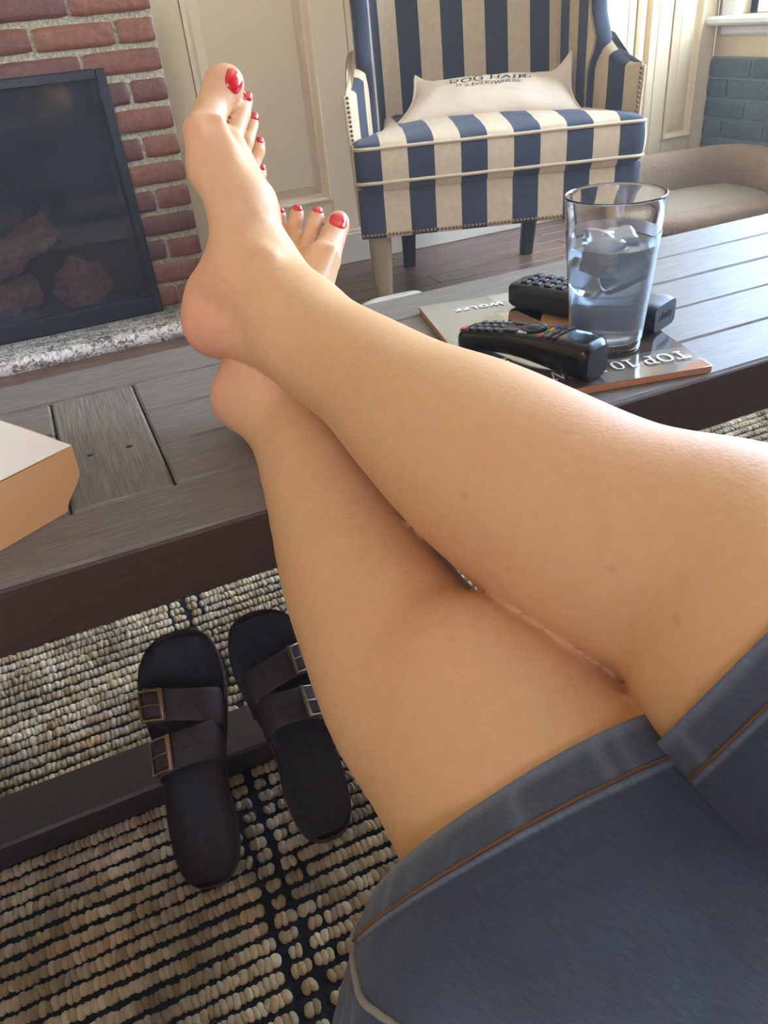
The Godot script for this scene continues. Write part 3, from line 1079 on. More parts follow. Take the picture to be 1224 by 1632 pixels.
func chair_shell(ch: Node3D, called: String, sa: float, sb: float, ya: float, yb: float, th: float, wing: bool) -> void:
	var nu := 26
	var nv := 22
	var m := MB.new()
	var rows := []
	var uvs := []
	# a ring round the section for each height: inner face then outer face
	for j in nv + 1:
		var y := lerpf(ya, yb, float(j) / nv)
		var lo := sa
		var hi := sb
		if wing:
			if sa < 0: lo = -wing_front(y)
			else: hi = wing_front(y)
		var row := PackedVector3Array()
		var ur := []
		var e := th * (1.0 if j < nv else 0.55)
		for k in nu + 1:
			var s := lerpf(lo, hi, float(k) / nu)
			var q := shell_point(s, y)
			if not wing: q += shell_normal(s, y) * -0.012 * sin(PI * float(k) / nu) * sin(PI * float(j) / nv)
			row.append(q + (Vector3(0, -0.012, 0) if j == nv else Vector3.ZERO))
			ur.append(Vector2((s + 0.056) / SP, y * 6))
		for k in 5:
			var a := PI * (k + 1) / 6.0
			var q := shell_point(hi, y)
			var nn := shell_normal(hi, y)
			var tang := (shell_point(hi, y) - shell_point(hi - 0.01, y)).normalized()
			row.append(q + nn * e * 0.5 * (1.0 - cos(a)) + tang * sin(a) * 0.014)
			ur.append(Vector2(0.25, y * 6))
		for k in nu + 1:
			var s := lerpf(hi, lo, float(k) / nu)
			row.append(shell_point(s, y) + shell_normal(s, y) * e)
			ur.append(Vector2((s + 0.056) / SP + 0.3, y * 6))
		for k in 5:
			var a := PI * (5 - k) / 6.0
			var q := shell_point(lo, y)
			var nn := shell_normal(lo, y)
			var tang := (shell_point(lo, y) - shell_point(lo + 0.01, y)).normalized()
			row.append(q + nn * e * 0.5 * (1.0 - cos(a)) + tang * sin(a) * 0.014)
			ur.append(Vector2(0.25, y * 6))
		ur.append(ur[0])
		rows.append(row); uvs.append(ur)
	m.grid(rows, true, uvs)
	m.fan(rows[0], true); m.fan(rows[nv])
	obj(called, m.build(), M.stripe, ch)

func arm_outer(y: float) -> float:
	return 0.362 + 0.012 * clampf((y - 0.24) / 0.33, 0, 1)

func chair_arm(ch: Node3D, s: float) -> void:
	# a flared arm: the padded inner face turns outward to a thin front edge
	var inner := smooth_path([Vector3(0.368, 0, -0.080), Vector3(0.352, 0, -0.100), Vector3(0.330, 0, -0.150), Vector3(0.312, 0, -0.21), Vector3(0.303, 0, -0.27), Vector3(0.312, 0, -0.36), Vector3(0.318, 0, -0.45), Vector3(0.322, 0, -0.54)], 5)
	var plan := []
	var us := []
	var run := 0.0
	for i in inner.size():
		if i > 0: run += inner[i].distance_to(inner[i - 1])
		plan.append(Vector2(inner[i].x, inner[i].z)); us.append((run + 0.085) / SP)
	for k in 9:
		plan.append(Vector2(lerpf(0.335, 0.374, k / 8.0), lerpf(-0.54, -0.085, k / 8.0))); us.append(0.3)
	plan.append(Vector2(0.3755, -0.0785)); us.append(0.75)
	plan.append(Vector2(0.372, -0.0765)); us.append(0.75)
	var m := MB.new()
	var rows := []
	var uvs := []
	for l in [[0.24, 0.0], [0.30, 0.0], [0.36, 0.0], [0.42, 0.0], [0.48, 0.0], [0.53, 0.0], [0.5655, 0.0], [0.5725, 0.25], [0.576, 0.6]]:
		var row := PackedVector3Array()
		var ur := []
		for k in plan.size():
			var p: Vector2 = plan[k]
			var mid := Vector2(lerpf(p.x, (inner[mini(k, inner.size() - 1)].x + 0.35) * 0.5, 0.0), p.y)
			var cx := lerpf(0.328, 0.368, clampf((p.y + 0.54) / 0.46, 0, 1))
			p.x = lerpf(p.x, cx, l[1])
			var back := smoothstep(0.10, 0.30, -p.y)
			var y: float = l[0]
			if y > 0.4: y += 0.07 * back * (y - 0.4) / 0.176
			var o := 0.010 * clampf((0.5 - l[0]) / 0.26, 0, 1)
			row.append(Vector3((p.x - o) * s, y, p.y))
			ur.append(Vector2(us[k], y * 6))
		ur.append(ur[0])
		rows.append(row); uvs.append(ur)
	m.grid(rows, true, uvs)
	m.fan(rows[0], true); m.fan(rows[8])
	var o := obj("arm", m.build(), M.stripe, ch)
	var welt := PackedVector3Array()
	for k in 20:
		var y := 0.26 + 0.31 * k / 19.0
		welt.append(Vector3(s * (arm_outer(y) + 0.002), y, -0.076))
	var wm := MB.new()
	wm.tube(welt, 0.0045, 8)
	obj("welt", wm.build(), M.creamcloth, o)

func build_pillow(ch: Node3D) -> void:
	var base := ch.transform * Vector3(0.030, 0.500, -0.300)
	var p := thing("lumbar_pillow", "cream lumbar pillow with printed words lying on the striped armchair", "pillow", base, deg_to_rad(-19.8 - 14.0))
	p.rotation.x = deg_to_rad(19.0)
	var W := 0.255
	var H := 0.118
	var nz := noise(11.0, 3, 311)
	var hgt := func(u: float, v: float) -> float:
		var a := (1.0 - pow(absf(u), 2.6)) * (1.0 - pow(absf(v), 2.4))
		return 0.052 * pow(maxf(a, 0.0), 0.48) + 0.004 * nz.get_noise_2d(u * 0.25, v * 0.2)
	var xy := func(u: float, v: float) -> Vector2:
		# sides bow in, corners stick out
		return Vector2(u * W * (1.0 - 0.07 * (1.0 - v * v)) * (1.0 - 0.07 * (1.0 - v)), v * H * (1.0 - 0.09 * (1.0 - u * u)))
	var m := MB.new()
	var n := 30
	var top := []
	var bot := []
	for j in n + 1:
		var v := -1.0 + 2.0 * j / n
		var r := PackedVector3Array()
		var b := PackedVector3Array()
		for k in n + 1:
			var u := -1.0 + 2.0 * k / n
			var q: Vector2 = xy.call(u, v)
			var h: float = hgt.call(u, v)
			var edge := absf(u) > 0.999 or absf(v) > 0.999
			# the far corners curl up as ears
			var curl := (0.062 if u > 0.0 else 0.030) * pow(clampf((absf(u) - 0.62) / 0.38, 0, 1), 2) * pow(clampf((-v - 0.25) / 0.75, 0, 1), 1.5)
			r.append(Vector3(q.x, (0.003 if edge else h) + curl, q.y))
			b.append(Vector3(q.x, (-0.003 if edge else -h * 0.72) + curl, q.y))
		top.append(r); bot.append(b)
	m.grid(top)
	var rev := []
	for r in bot:
		var x := PackedVector3Array(r)
		x.reverse()
		rev.append(x)
	m.grid(rev)
	# edge seam flange
	var ringp := PackedVector3Array()
	for k in n: ringp.append(top[0][k])
	for k in n: ringp.append(top[k][n])
	for k in n: ringp.append(top[n][n - k])
	for k in n: ringp.append(top[n - k][0])
	obj("cover", m.build(), M.pillow, p)
	var fm := MB.new()
	fm.tube(ringp, 0.0045, 6, true)
	obj("edge_seam", fm.build(), M.pillow, p)
	# printed words follow the cloth
	var words := func(txt: String, cap: float, vz: float, widen: float) -> void:
		var tm := TextMesh.new()
		var f := SystemFont.new()
		f.font_names = PackedStringArray(["Droid Sans"])
		tm.font = f
		tm.text = txt
		tm.font_size = 64
		tm.pixel_size = cap / 46.0
		tm.depth = 0.0
		tm.curve_step = 1.0
		var a := tm.get_mesh_arrays()
		var vs: PackedVector3Array = a[Mesh.ARRAY_VERTEX]
		var id: PackedInt32Array = a[Mesh.ARRAY_INDEX]
		var mb := MB.new()
		for q in vs:
			var px := q.x * widen
			var pz := vz - q.y
			var u := px / (W * 0.95)
			var v := pz / (H * 0.93)
			mb.vert(Vector3(px, float(hgt.call(u, v)) + 0.0015, pz))
		for i in range(0, id.size(), 3):
			var aa := mb.v[id[i]]
			var nn := (mb.v[id[i + 1]] - aa).cross(mb.v[id[i + 2]] - aa)
			if nn.y >= 0: mb.ix.append_array(PackedInt32Array([id[i], id[i + 1], id[i + 2]]))
			else: mb.ix.append_array(PackedInt32Array([id[i], id[i + 2], id[i + 1]]))
		obj("printed_words", mb.build(1), M.ink, p)
	words.call("DOG HAIR.", 0.027, -0.030, 1.25)
	words.call("IT'S EVERYWHERE.", 0.0155, 0.001, 1.05)

func build_pet_bed() -> void:
	var p := thing("pet_bed", "tan plush pet bed with tall back beside the striped armchair", "pet bed", Vector3(2.20, 0, -2.295), deg_to_rad(-6.0))
	var a := 0.30
	var b := 0.185
	var rows := []
	var m := MB.new()
	var n := 72
	var nz := noise(10.0, 3, 321)
	for i in n:
		var th := TAU * i / n
		var c := cos(th)
		var s := sin(th)
		var sq := pow(pow(absf(c), 4) + pow(absf(s), 4), -0.25)
		var ctr := Vector3(c * sq * a, 0, s * sq * b)
		# tall at the back and the right, low at the front left
		var tall := clampf(0.5 - 0.75 * s + 0.35 * c, 0.0, 1.0)
		tall = tall * tall * (3 - 2 * tall)
		var top := lerpf(0.075, 0.200, tall)
		var dir := Vector3(c / a, 0, s / b).normalized()
		var row := PackedVector3Array()
		for k in 18:
			var t := TAU * k / 18
			var wv := 0.052 + 0.004 * nz.get_noise_2d(th * 3.0, t)
			var yy := top / 2 + (top / 2 - 0.002) * signf(sin(t)) * pow(absf(sin(t)), 0.75)
			row.append(ctr + dir * cos(t) * wv + Vector3(0, yy, 0))
		rows.append(row)
	rows.append(rows[0])
	m.grid(rows, true)
	obj("bolster", m.build(), M.plush, p)
	var cu := MB.new()
	var cr := []
	for l in [[0.02, 0.80], [0.05, 0.84], [0.068, 0.80], [0.076, 0.6], [0.08, 0.2]]:
		var row := PackedVector3Array()
		for i in 48:
			var th := TAU * i / 48
			var sq := pow(pow(absf(cos(th)), 4) + pow(absf(sin(th)), 4), -0.25)
			row.append(Vector3(cos(th) * sq * a * l[1], l[0] + 0.004 * nz.get_noise_2d(th * 2, l[1] * 9), sin(th) * sq * b * l[1]))
		cr.append(row)
	cu.grid(cr, true); cu.fan(cr[0], true); cu.fan(cr[4])
	obj("cushion", cu.build(), M.plush_pale, p)
	# a small folded white blanket before the front leg of the chair
	var cm := MB.new()
	var cn := noise(14.0, 3, 331)
	var cl := []
	for i in 15:
		var th := PI * clampf(i / 14.0, 0.01, 0.99)
		var row := PackedVector3Array()
		for k in 36:
			var ph := -TAU * k / 36
			var v := Vector3(sin(th) * cos(ph), cos(th), sin(th) * sin(ph))
			var q: float = pow(pow(absf(v.x), 3.5) + pow(absf(v.y), 3.5) + pow(absf(v.z), 3.5), -1.0 / 3.5)
			var w := v * q * Vector3(0.115, 0.046, 0.075)
			w += v * (0.006 * cn.get_noise_3dv(w) + 0.002 * sin(w.y * 260.0) * absf(v.z))
			w.y = maxf(w.y, -0.046) + 0.046 - 0.010 * smoothstep(0.02, 0.11, -w.x)
			row.append(w)
		cl.append(row)
	cm.grid(cl, true)
	var bl := obj("folded_blanket", cm.build(), M.white_cloth, self, Vector3(0.805, 0.0, -1.882))
	bl.rotation.y = 0.1
	tag(bl, "small folded white blanket on the floor before the armchair's pale front leg", "blanket")

# ------------------------------------------------------------------ things on the table
func flat_text(parent: Node3D, called: String, txt: String, font: String, cap: float, at: Vector3, ex: Vector3, ey: Vector3, m: Material, fit := 0.0, bold := false) -> void:
	# letters lying on a surface: ex is the reading direction, ey the letters' up; at is the start of the base line
	var tm := TextMesh.new()
	var f := SystemFont.new()
	f.font_names = PackedStringArray([font])
	if bold: f.font_weight = 700
	tm.font = f
	tm.text = txt
	tm.font_size = 64
	tm.pixel_size = cap / 46.0
	tm.depth = 0.0004
	tm.curve_step = 1.0
	tm.horizontal_alignment = HORIZONTAL_ALIGNMENT_LEFT
	tm.vertical_alignment = VERTICAL_ALIGNMENT_BOTTOM
	var bb := tm.get_aabb()
	var k := 1.0
	if fit > 0.0 and bb.size.x > 0.0: k = fit / bb.size.x
	var n := ex.cross(ey).normalized()
	var o := obj(called, tm, m, parent)
	o.transform = Transform3D(Basis(ex * k, ey, n), at - ex * bb.position.x * k - ey * (bb.position.y) )

func build_table_things() -> void:
	build_magazine()
	build_remotes()
	build_glass()
	build_book()

func build_magazine() -> void:
	var mg := thing("magazine", "glossy magazine lying upside down under the two remote controls and glass", "magazine", Vector3(0.4395, 0.45, -0.638), deg_to_rad(-12.25))
	var pm := MB.new()
	pm.box(Vector3(0, 0.0036, 0), Vector3(0.202, 0.0066, 0.272), 0.0006)
	obj("pages", pm.build(), M.magedge, mg)
	# cover art: grey studio ground, a dark-haired sitter in a tan blouse, brown band under the headline
	var n := noise(0.02, 4, 401)
	var im := paint(202, 272, func(x: int, y: int) -> Color:
		var px := x / 1000.0 - 0.101
		var pz := y / 1000.0 - 0.136
		var c := Color(0.28, 0.29, 0.275).lerp(Color(0.42, 0.42, 0.39), clampf(0.5 + n.get_noise_2d(x, y) * 0.25 - pz * 2.0, 0, 1))
		if pz > 0.0 - 0.10 * px: c = Color(0.34, 0.27, 0.24).lerp(Color(0.25, 0.20, 0.19), clampf(0.5 + n.get_noise_2d(x + 90, y) * 2.0, 0, 1))
		if pz > 0.085 and px > 0.0: c = c.lerp(Color(0.47, 0.44, 0.40), 0.7)
		var d := Vector2((px - 0.008) / 0.062, (pz + 0.035) / 0.055).length()
		if d < 1.0 + 0.2 * n.get_noise_2d(x * 2, y * 2): c = Color(0.07, 0.06, 0.065)
		if absf(px + 0.014 - (pz + 0.06) * 0.3) < 0.012 and pz > -0.075 and pz < -0.02: c = Color(0.62, 0.46, 0.34)
		if absf(px - 0.026 + (pz + 0.05) * 0.5) < 0.010 and pz > -0.072 and pz < -0.03: c = Color(0.60, 0.44, 0.33)
		if Vector2((px - 0.02) / 0.05, (pz - 0.0) / 0.02).length() < 1.0: c = Color(0.45, 0.23, 0.17)
		if px > -0.02 and px < 0.012 and pz < -0.112: c = c.lerp(Color(0.75, 0.72, 0.66), 0.5)
		return c)
	var cm := StandardMaterial3D.new()
	cm.albedo_texture = im
	cm.roughness = 0.12
	cm.clearcoat_enabled = true
	cm.clearcoat = 0.6
	cm.clearcoat_roughness = 0.08
	var cv := MB.new()
	var rows := []
	var uvs := []
	for j in 18:
		var row := PackedVector3Array()
		var ur := []
		for k in 13:
			var u := k / 12.0
			var v := j / 17.0
			row.append(Vector3((u - 0.5) * 0.203, 0.0073 + 0.0007 * sin(u * 5.0 + v * 3.0) * sin(v * 4.0), (v - 0.5) * 0.273))
			ur.append(Vector2(u, v))
		rows.append(row); uvs.append(ur)
	cv.grid(rows, false, uvs)
	obj("cover", cv.build(-1), cm, mg)
	var ex := Vector3(-1, 0, 0)
	var ey := Vector3(0, 0, 1)
	flat_text(mg, "headline", "TOP 10 LAWYERS", "Droid Serif", 0.017, Vector3(0.093, 0.0084, 0.098), ex, ey, M.white_print, 0.188)
	flat_text(mg, "headline", "WOLFF", "Droid Sans", 0.0085, Vector3(-0.012, 0.0084, -0.107), ex, ey, M.white_print, 0.056, true)
	flat_text(mg, "headline", "2024", "Droid Serif", 0.009, Vector3(-0.061, 0.0084, 0.050), ex, ey, M.white_print, 0.029)

func build_remotes() -> void:
	# curved glossy remote in front
	var far := Vector3(0.3535, 0.4585, -0.655)
	var near := Vector3(0.4085, 0.4585, -0.5155)
	var d := near - far
	var length := d.length()
	var r1 := thing("remote_control", "curved glossy black remote control with coloured buttons nearest the leg", "remote control", (far + near) / 2, atan2(d.x, d.z), "remote controls on the magazine")
	# local: z runs to the near end
	var prof := func(t: float) -> Array:
		# [half width, underside, top] along the length
		var w := lerpf(0.0165, 0.0205, smoothstep(0.0, 0.9, t))
		if t < 0.06: w *= sqrt(1.0 - pow(1.0 - t / 0.06, 2) * 0.75)
		if t > 0.95: w *= sqrt(1.0 - pow((t - 0.95) / 0.05, 2) * 0.35)
		var top := 0.0175 + 0.0155 * sin(PI * clampf(t * 0.62 + 0.06, 0, 1)) + 0.004 * smoothstep(0.5, 1.0, t)
		var bot := 0.0065 * pow(maxf(sin(PI * clampf(t * 1.22 - 0.08, 0, 1)), 0.0), 1.3) * (1.0 if t < 0.9 else 0.5)
		if t < 0.06: top -= 0.008 * pow(1.0 - t / 0.06, 2)
		if t > 0.95: top -= 0.006 * pow((t - 0.95) / 0.05, 2)
		return [w, bot, top]
	var m := MB.new()
	var rows := []
	for i in 41:
		var t := i / 40.0
		var pr: Array = prof.call(t)
		var row := PackedVector3Array()
		var hh: float = (pr[2] - pr[1]) / 2
		for k in 24:
			var a := TAU * k / 24
			var c := cos(a)
			var s := sin(a)
			var ex := 5.0 if s > 0 else 3.0
			var sq := pow(pow(absf(c), ex) + pow(absf(s), ex), -1.0 / ex)
			row.append(Vector3(c * sq * pr[0], pr[1] + hh + s * sq * hh, (t - 0.5) * length))
		rows.append(row)
	m.grid(rows, true)
	m.fan(rows[0], true); m.fan(rows[40])
	var body := obj("body", m.build(), M.gloss_black, r1)
	var top_at := func(x: float, t: float) -> Vector3:
		var pr: Array = prof.call(t)
		return Vector3(x, pr[2], (t - 0.5) * length)
	var slope := func(t: float) -> Basis:
		var a: Array = prof.call(t - 0.02)
		var b: Array = prof.call(t + 0.02)
		return Basis(Vector3.RIGHT, -atan2(b[2] - a[2], 0.04 * length))
	var key := func(x: float, t: float, s: Vector3, mm: Material, called := "button") -> void:
		var q := MB.new()
		q.box(Vector3.ZERO, s, minf(s.y * 0.4, 0.0008), slope.call(t))
		obj(called, q.build(), mm, r1, top_at.call(x, t))
	key.call(-0.008, 0.045, Vector3(0.009, 0.0025, 0.006), M.red_key, "power_button")
	for r in 4:
		for c in 3: key.call(-0.010 + 0.010 * c, 0.12 + r * 0.065, Vector3(0.0075, 0.0018, 0.0055), M.rubber)
	for r in 4:
		for c in 3: key.call(-0.010 + 0.010 * c, 0.12 + r * 0.065, Vector3(0.0022, 0.0024, 0.0015), M.keymark, "key_mark")
	key.call(-0.0095, 0.42, Vector3(0.007, 0.0024, 0.014), M.rubber)
	key.call(0.0095, 0.42, Vector3(0.007, 0.0024, 0.014), M.rubber)
	var wheel := lathe([Vector2(0.0001, -0.001), Vector2(0.0125, -0.001), Vector2(0.0125, 0.0015), Vector2(0.0095, 0.0022), Vector2(0.0075, 0.0008), Vector2(0.006, 0.0028), Vector2(0.0001, 0.0034)], 26)
	var wo := obj("scroll_wheel", wheel.build(), M.rubber, r1, top_at.call(0.001, 0.545))
	wo.basis = slope.call(0.545)
	key.call(-0.0105, 0.52, Vector3(0.004, 0.0022, 0.010), M.keymark, "key_mark")
	var kc := [M.red_key, M.green_key, M.yellow_key, M.blue_key]
	for c in 4: key.call(-0.0125 + 0.0083 * c, 0.665, Vector3(0.0062, 0.0022, 0.0034), kc[c], "colour_button")
	for r in 2:
		for c in 3: key.call(-0.0115 + 0.0115 * c, 0.715 + r * 0.045, Vector3(0.0098, 0.002, 0.0048), M.charcoal)
	# boxy remote behind the glass
	var tf := Vector3(0.4655, 0.458, -0.733)
	var tn := Vector3(0.5330, 0.458, -0.5745)
	d = tn - tf
	length = d.length()
	var r2 := thing("remote_control", "thick boxy charcoal remote control lying behind the water glass", "remote control", (tf + tn) / 2, atan2(d.x, d.z), "remote controls on the magazine")
	m = MB.new()
	rows = []
	for i in 25:
		var t := i / 24.0
		var e := 1.0
		if t < 0.10: e = sqrt(1.0 - pow(1.0 - t / 0.10, 2) * 0.35)
		if t > 0.97: e = 1.0 - 0.10 * pow((t - 0.97) / 0.03, 2)
		var row := PackedVector3Array()
		for k in 28:
			var a := TAU * k / 28
			var sq := pow(pow(absf(cos(a)), 7) + pow(absf(sin(a)), 7), -1.0 / 7.0)
			row.append(Vector3(cos(a) * sq * 0.0240 * e, 0.0142 + sin(a) * sq * 0.0142 * e, (t - 0.5) * length))
		rows.append(row)
	m.grid(rows, true)
	m.fan(rows[0], true); m.fan(rows[24])
	obj("body", m.build(), M.charcoal, r2)
	for r in 9:
		for c in 3:
			var q := MB.new()
			q.box(Vector3.ZERO, Vector3(0.0095, 0.003, 0.009), 0.001)
			obj("button", q.build(), M.rubber, r2, Vector3(-0.0125 + 0.0125 * c, 0.0289, -length / 2 + 0.018 + r * 0.0145))
	for c in 2:
		var q := MB.new()
		q.box(Vector3.ZERO, Vector3(0.010, 0.003, 0.012), 0.001)
		obj("button", q.build(), M.gloss_black, r2, Vector3(-0.006 + 0.014 * c, 0.0289, length / 2 - 0.032))
	flat_text(r2, "embossed_mark", "xfinity", "Droid Sans", 0.0068, Vector3(-0.0135, 0.0095, length / 2 + 0.0001), Vector3(1, 0, 0), Vector3(0, 1, 0), M.rubber, 0.027)

func build_glass() -> void:
	var at := Vector3(0.4610, 0.4582, -0.5730)
	var g := thing("drinking_glass", "tall clear tapered pint glass of ice water standing on the magazine", "glass", at)
	var rout := func(y: float) -> float: return lerpf(0.0320, 0.0435, y / 0.139)
	var prof := [Vector2(0.0001, 0.0016), Vector2(0.024, 0.0014), Vector2(0.029, 0.0002), Vector2(0.0318, 0.0008), Vector2(0.0326, 0.003)]
	for k in 9: prof.append(Vector2(rout.call(0.003 + 0.1345 * (k + 1) / 9.0), 0.003 + 0.1345 * (k + 1) / 9.0))
	prof.append_array([Vector2(0.0435, 0.1387), Vector2(0.0427, 0.1393), Vector2(0.0418, 0.1387), Vector2(0.0414, 0.1372)])
	for k in 8: prof.append(Vector2(float(rout.call(0.130 - 0.0165 * k)) - 0.0022, 0.130 - 0.0165 * k))
	prof.append_array([Vector2(0.0298, 0.0125), Vector2(0.027, 0.0108), Vector2(0.015, 0.0102), Vector2(0.0001, 0.0100)])
	obj("tumbler", lathe(prof, 72).build(), M.glass, g)
	# a film of condensation outside the water
	var fp := []
	for k in 7: fp.append(Vector2(float(rout.call(0.012 + 0.016 * k)) + 0.0002, 0.012 + 0.016 * k))
	for k in 7: fp.append(Vector2(float(rout.call(0.108 - 0.016 * k)) + 0.0006, 0.108 - 0.016 * k))
	fp.append(fp[0])
	obj("condensation", lathe(fp, 72).build(), M.frosted, g)
	var level := 0.098
	var wp := [Vector2(0.0001, 0.0098), Vector2(0.026, 0.0105), Vector2(0.0302, 0.013)]
	for k in 6: wp.append(Vector2(float(rout.call(0.018 + (level - 0.018) * k / 5.0)) - 0.0019, 0.018 + (level - 0.018) * k / 5.0))
	wp.append_array([Vector2(float(rout.call(level)) - 0.0034, level - 0.0006), Vector2(0.0001, level - 0.0006)])
	tag(obj("water", lathe(wp, 64).build(), M.water, self, at), "clear cold water filling the pint glass below the ice", "water")
	var spots := [
		[Vector3(-0.014, 0.090, 0.008), Vector3(0.034, 0.024, 0.026), Vector3(0.2, 0.4, 0.15), "slanted cloudy ice cube floating at the left of the glass"],
		[Vector3(0.014, 0.092, -0.006), Vector3(0.036, 0.022, 0.028), Vector3(-0.1, 1.1, 0.1), "flat cloudy ice cube floating highest at the right of the glass"],
		[Vector3(0.006, 0.074, 0.010), Vector3(0.040, 0.020, 0.026), Vector3(0.15, -0.5, 0.45), "long tilted ice cube under the surface facing the leg"],
		[Vector3(-0.012, 0.068, -0.012), Vector3(0.030, 0.026, 0.028), Vector3(0.5, 0.2, -0.3), "lowest ice cube at the far left of the glass"],
		[Vector3(-0.003, 0.097, -0.016), Vector3(0.028, 0.018, 0.024), Vector3(0.1, 0.6, -0.2), "small ice cube breaking the surface at the back of the glass"]]
	var nz := noise(60.0, 2, 411)
	for s in spots:
		var m := MB.new()
		var rows := []
		for i in 21:
			var th := PI * clampf(i / 20.0, 0.01, 0.99)
			var row := PackedVector3Array()
			for k in 32:
				var ph := -TAU * k / 32
				var v := Vector3(sin(th) * cos(ph), cos(th), sin(th) * sin(ph))
				var q: float = pow(pow(absf(v.x), 9) + pow(absf(v.y), 9) + pow(absf(v.z), 9), -1.0 / 9.0)
				row.append(v * q * s[1] * (0.5 + 0.03 * nz.get_noise_3dv(v * 0.03)))
			rows.append(row)
		m.grid(rows, true)
		var o := obj("ice_cube", m.build(), M.ice, self, at + s[0])
		o.rotation = s[2]
		tag(o, s[3], "ice cube", "ice cubes in the pint glass")

func build_book() -> void:
	# a thick paperback with its cover folded away, page block fanned towards the near corner
	var near := Vector3(-0.043, 0.45, -0.558)
	var A := Vector3(-0.857, 0, 0.514).normalized()
	var B := Vector3(-0.514, 0, -0.857).normalized()
	var bk := thing("book", "thick paperback with yellowed page edges lying open at table's left end", "book", near)
	var L := 0.17
	var D := 0.108
	var rows := []
	var uvs := []
	for j in 13:
		var t := j / 12.0
		var y := 0.0465 * t
		var over := 0.0185 * smoothstep(0.0, 0.55, t) + 0.0015 * t
		var row := PackedVector3Array()
		var ur := []
		var o := -A * over
		for k in 13: row.append(o + A * (L * k / 12.0) + Vector3(0, y, 0)); ur.append(Vector2(L * k / 12.0, y))
		for k in 9: row.append(A * L + B * (D * (k + 1) / 9.0) + Vector3(0, y, 0)); ur.append(Vector2(L + D * (k + 1) / 9.0, y))
		for k in 12: row.append(o + A * (L * (11 - k) / 12.0) + B * D + Vector3(0, y, 0)); ur.append(Vector2(2 * L + D - L * (11 - k) / 12.0, y))
		for k in 8: row.append(o + B * (D * (7 - k) / 8.0) - A * 0.002 * sin(PI * (7 - k) / 8.0) + Vector3(0, y, 0)); ur.append(Vector2(2 * L + 2 * D - D * (7 - k) / 8.0, y))
		ur.append(ur[0])
		rows.append(row); uvs.append(ur)
	var m := MB.new()
	m.grid(rows, true, uvs)
	m.fan(rows[0], true); m.fan(rows[12])
	obj("page_block", m.build(), M.page_edge, bk)
	var pg := MB.new()
	var o2 := -A * 0.0203
	var pr := []
	for j in 9:
		var row := PackedVector3Array()
		for k in 13:
			var q := o2 + A * ((L + 0.02) * k / 12.0) + B * (D * j / 8.0) + Vector3(0, 0.0470 + 0.0012 * sin(PI * k / 12.0), 0)
			row.append(q)
		pr.append(row)
	pg.grid(pr)
	obj("open_page", pg.build(1 if (A.cross(B)).y > 0 else -1), M.page, bk)
	# ends of the printed lines on the open page
	for s in [[0.056, 0.060, 0.02], [0.053, 0.052, 0.03], [0.050, 0.040, 0.03]]:
		var ln := MB.new()
		ln.box(o2 + A * (s[0] + s[2]) + B * s[1] + Vector3(0, 0.0486, 0), Vector3(s[2] * 2, 0.0002, 0.0008), 0.0001, Basis(A, Vector3.UP, A.cross(Vector3.UP)))
		obj("print_line", ln.build(), M.ink, bk)

# ------------------------------------------------------------------ sandals
func build_sandals() -> void:
	sandal(Vector3(-0.030, 0.010, -0.513), Vector3(0.008, 0.163, -0.715), -1.0, "left brown two strap sandal with its buckles facing the rug's left", 0.0)
	sandal(Vector3(0.093, 0.010, -0.505), Vector3(0.100, 0.140, -0.727), 1.0, "right brown two strap sandal, half behind the bare left leg", 0.0)

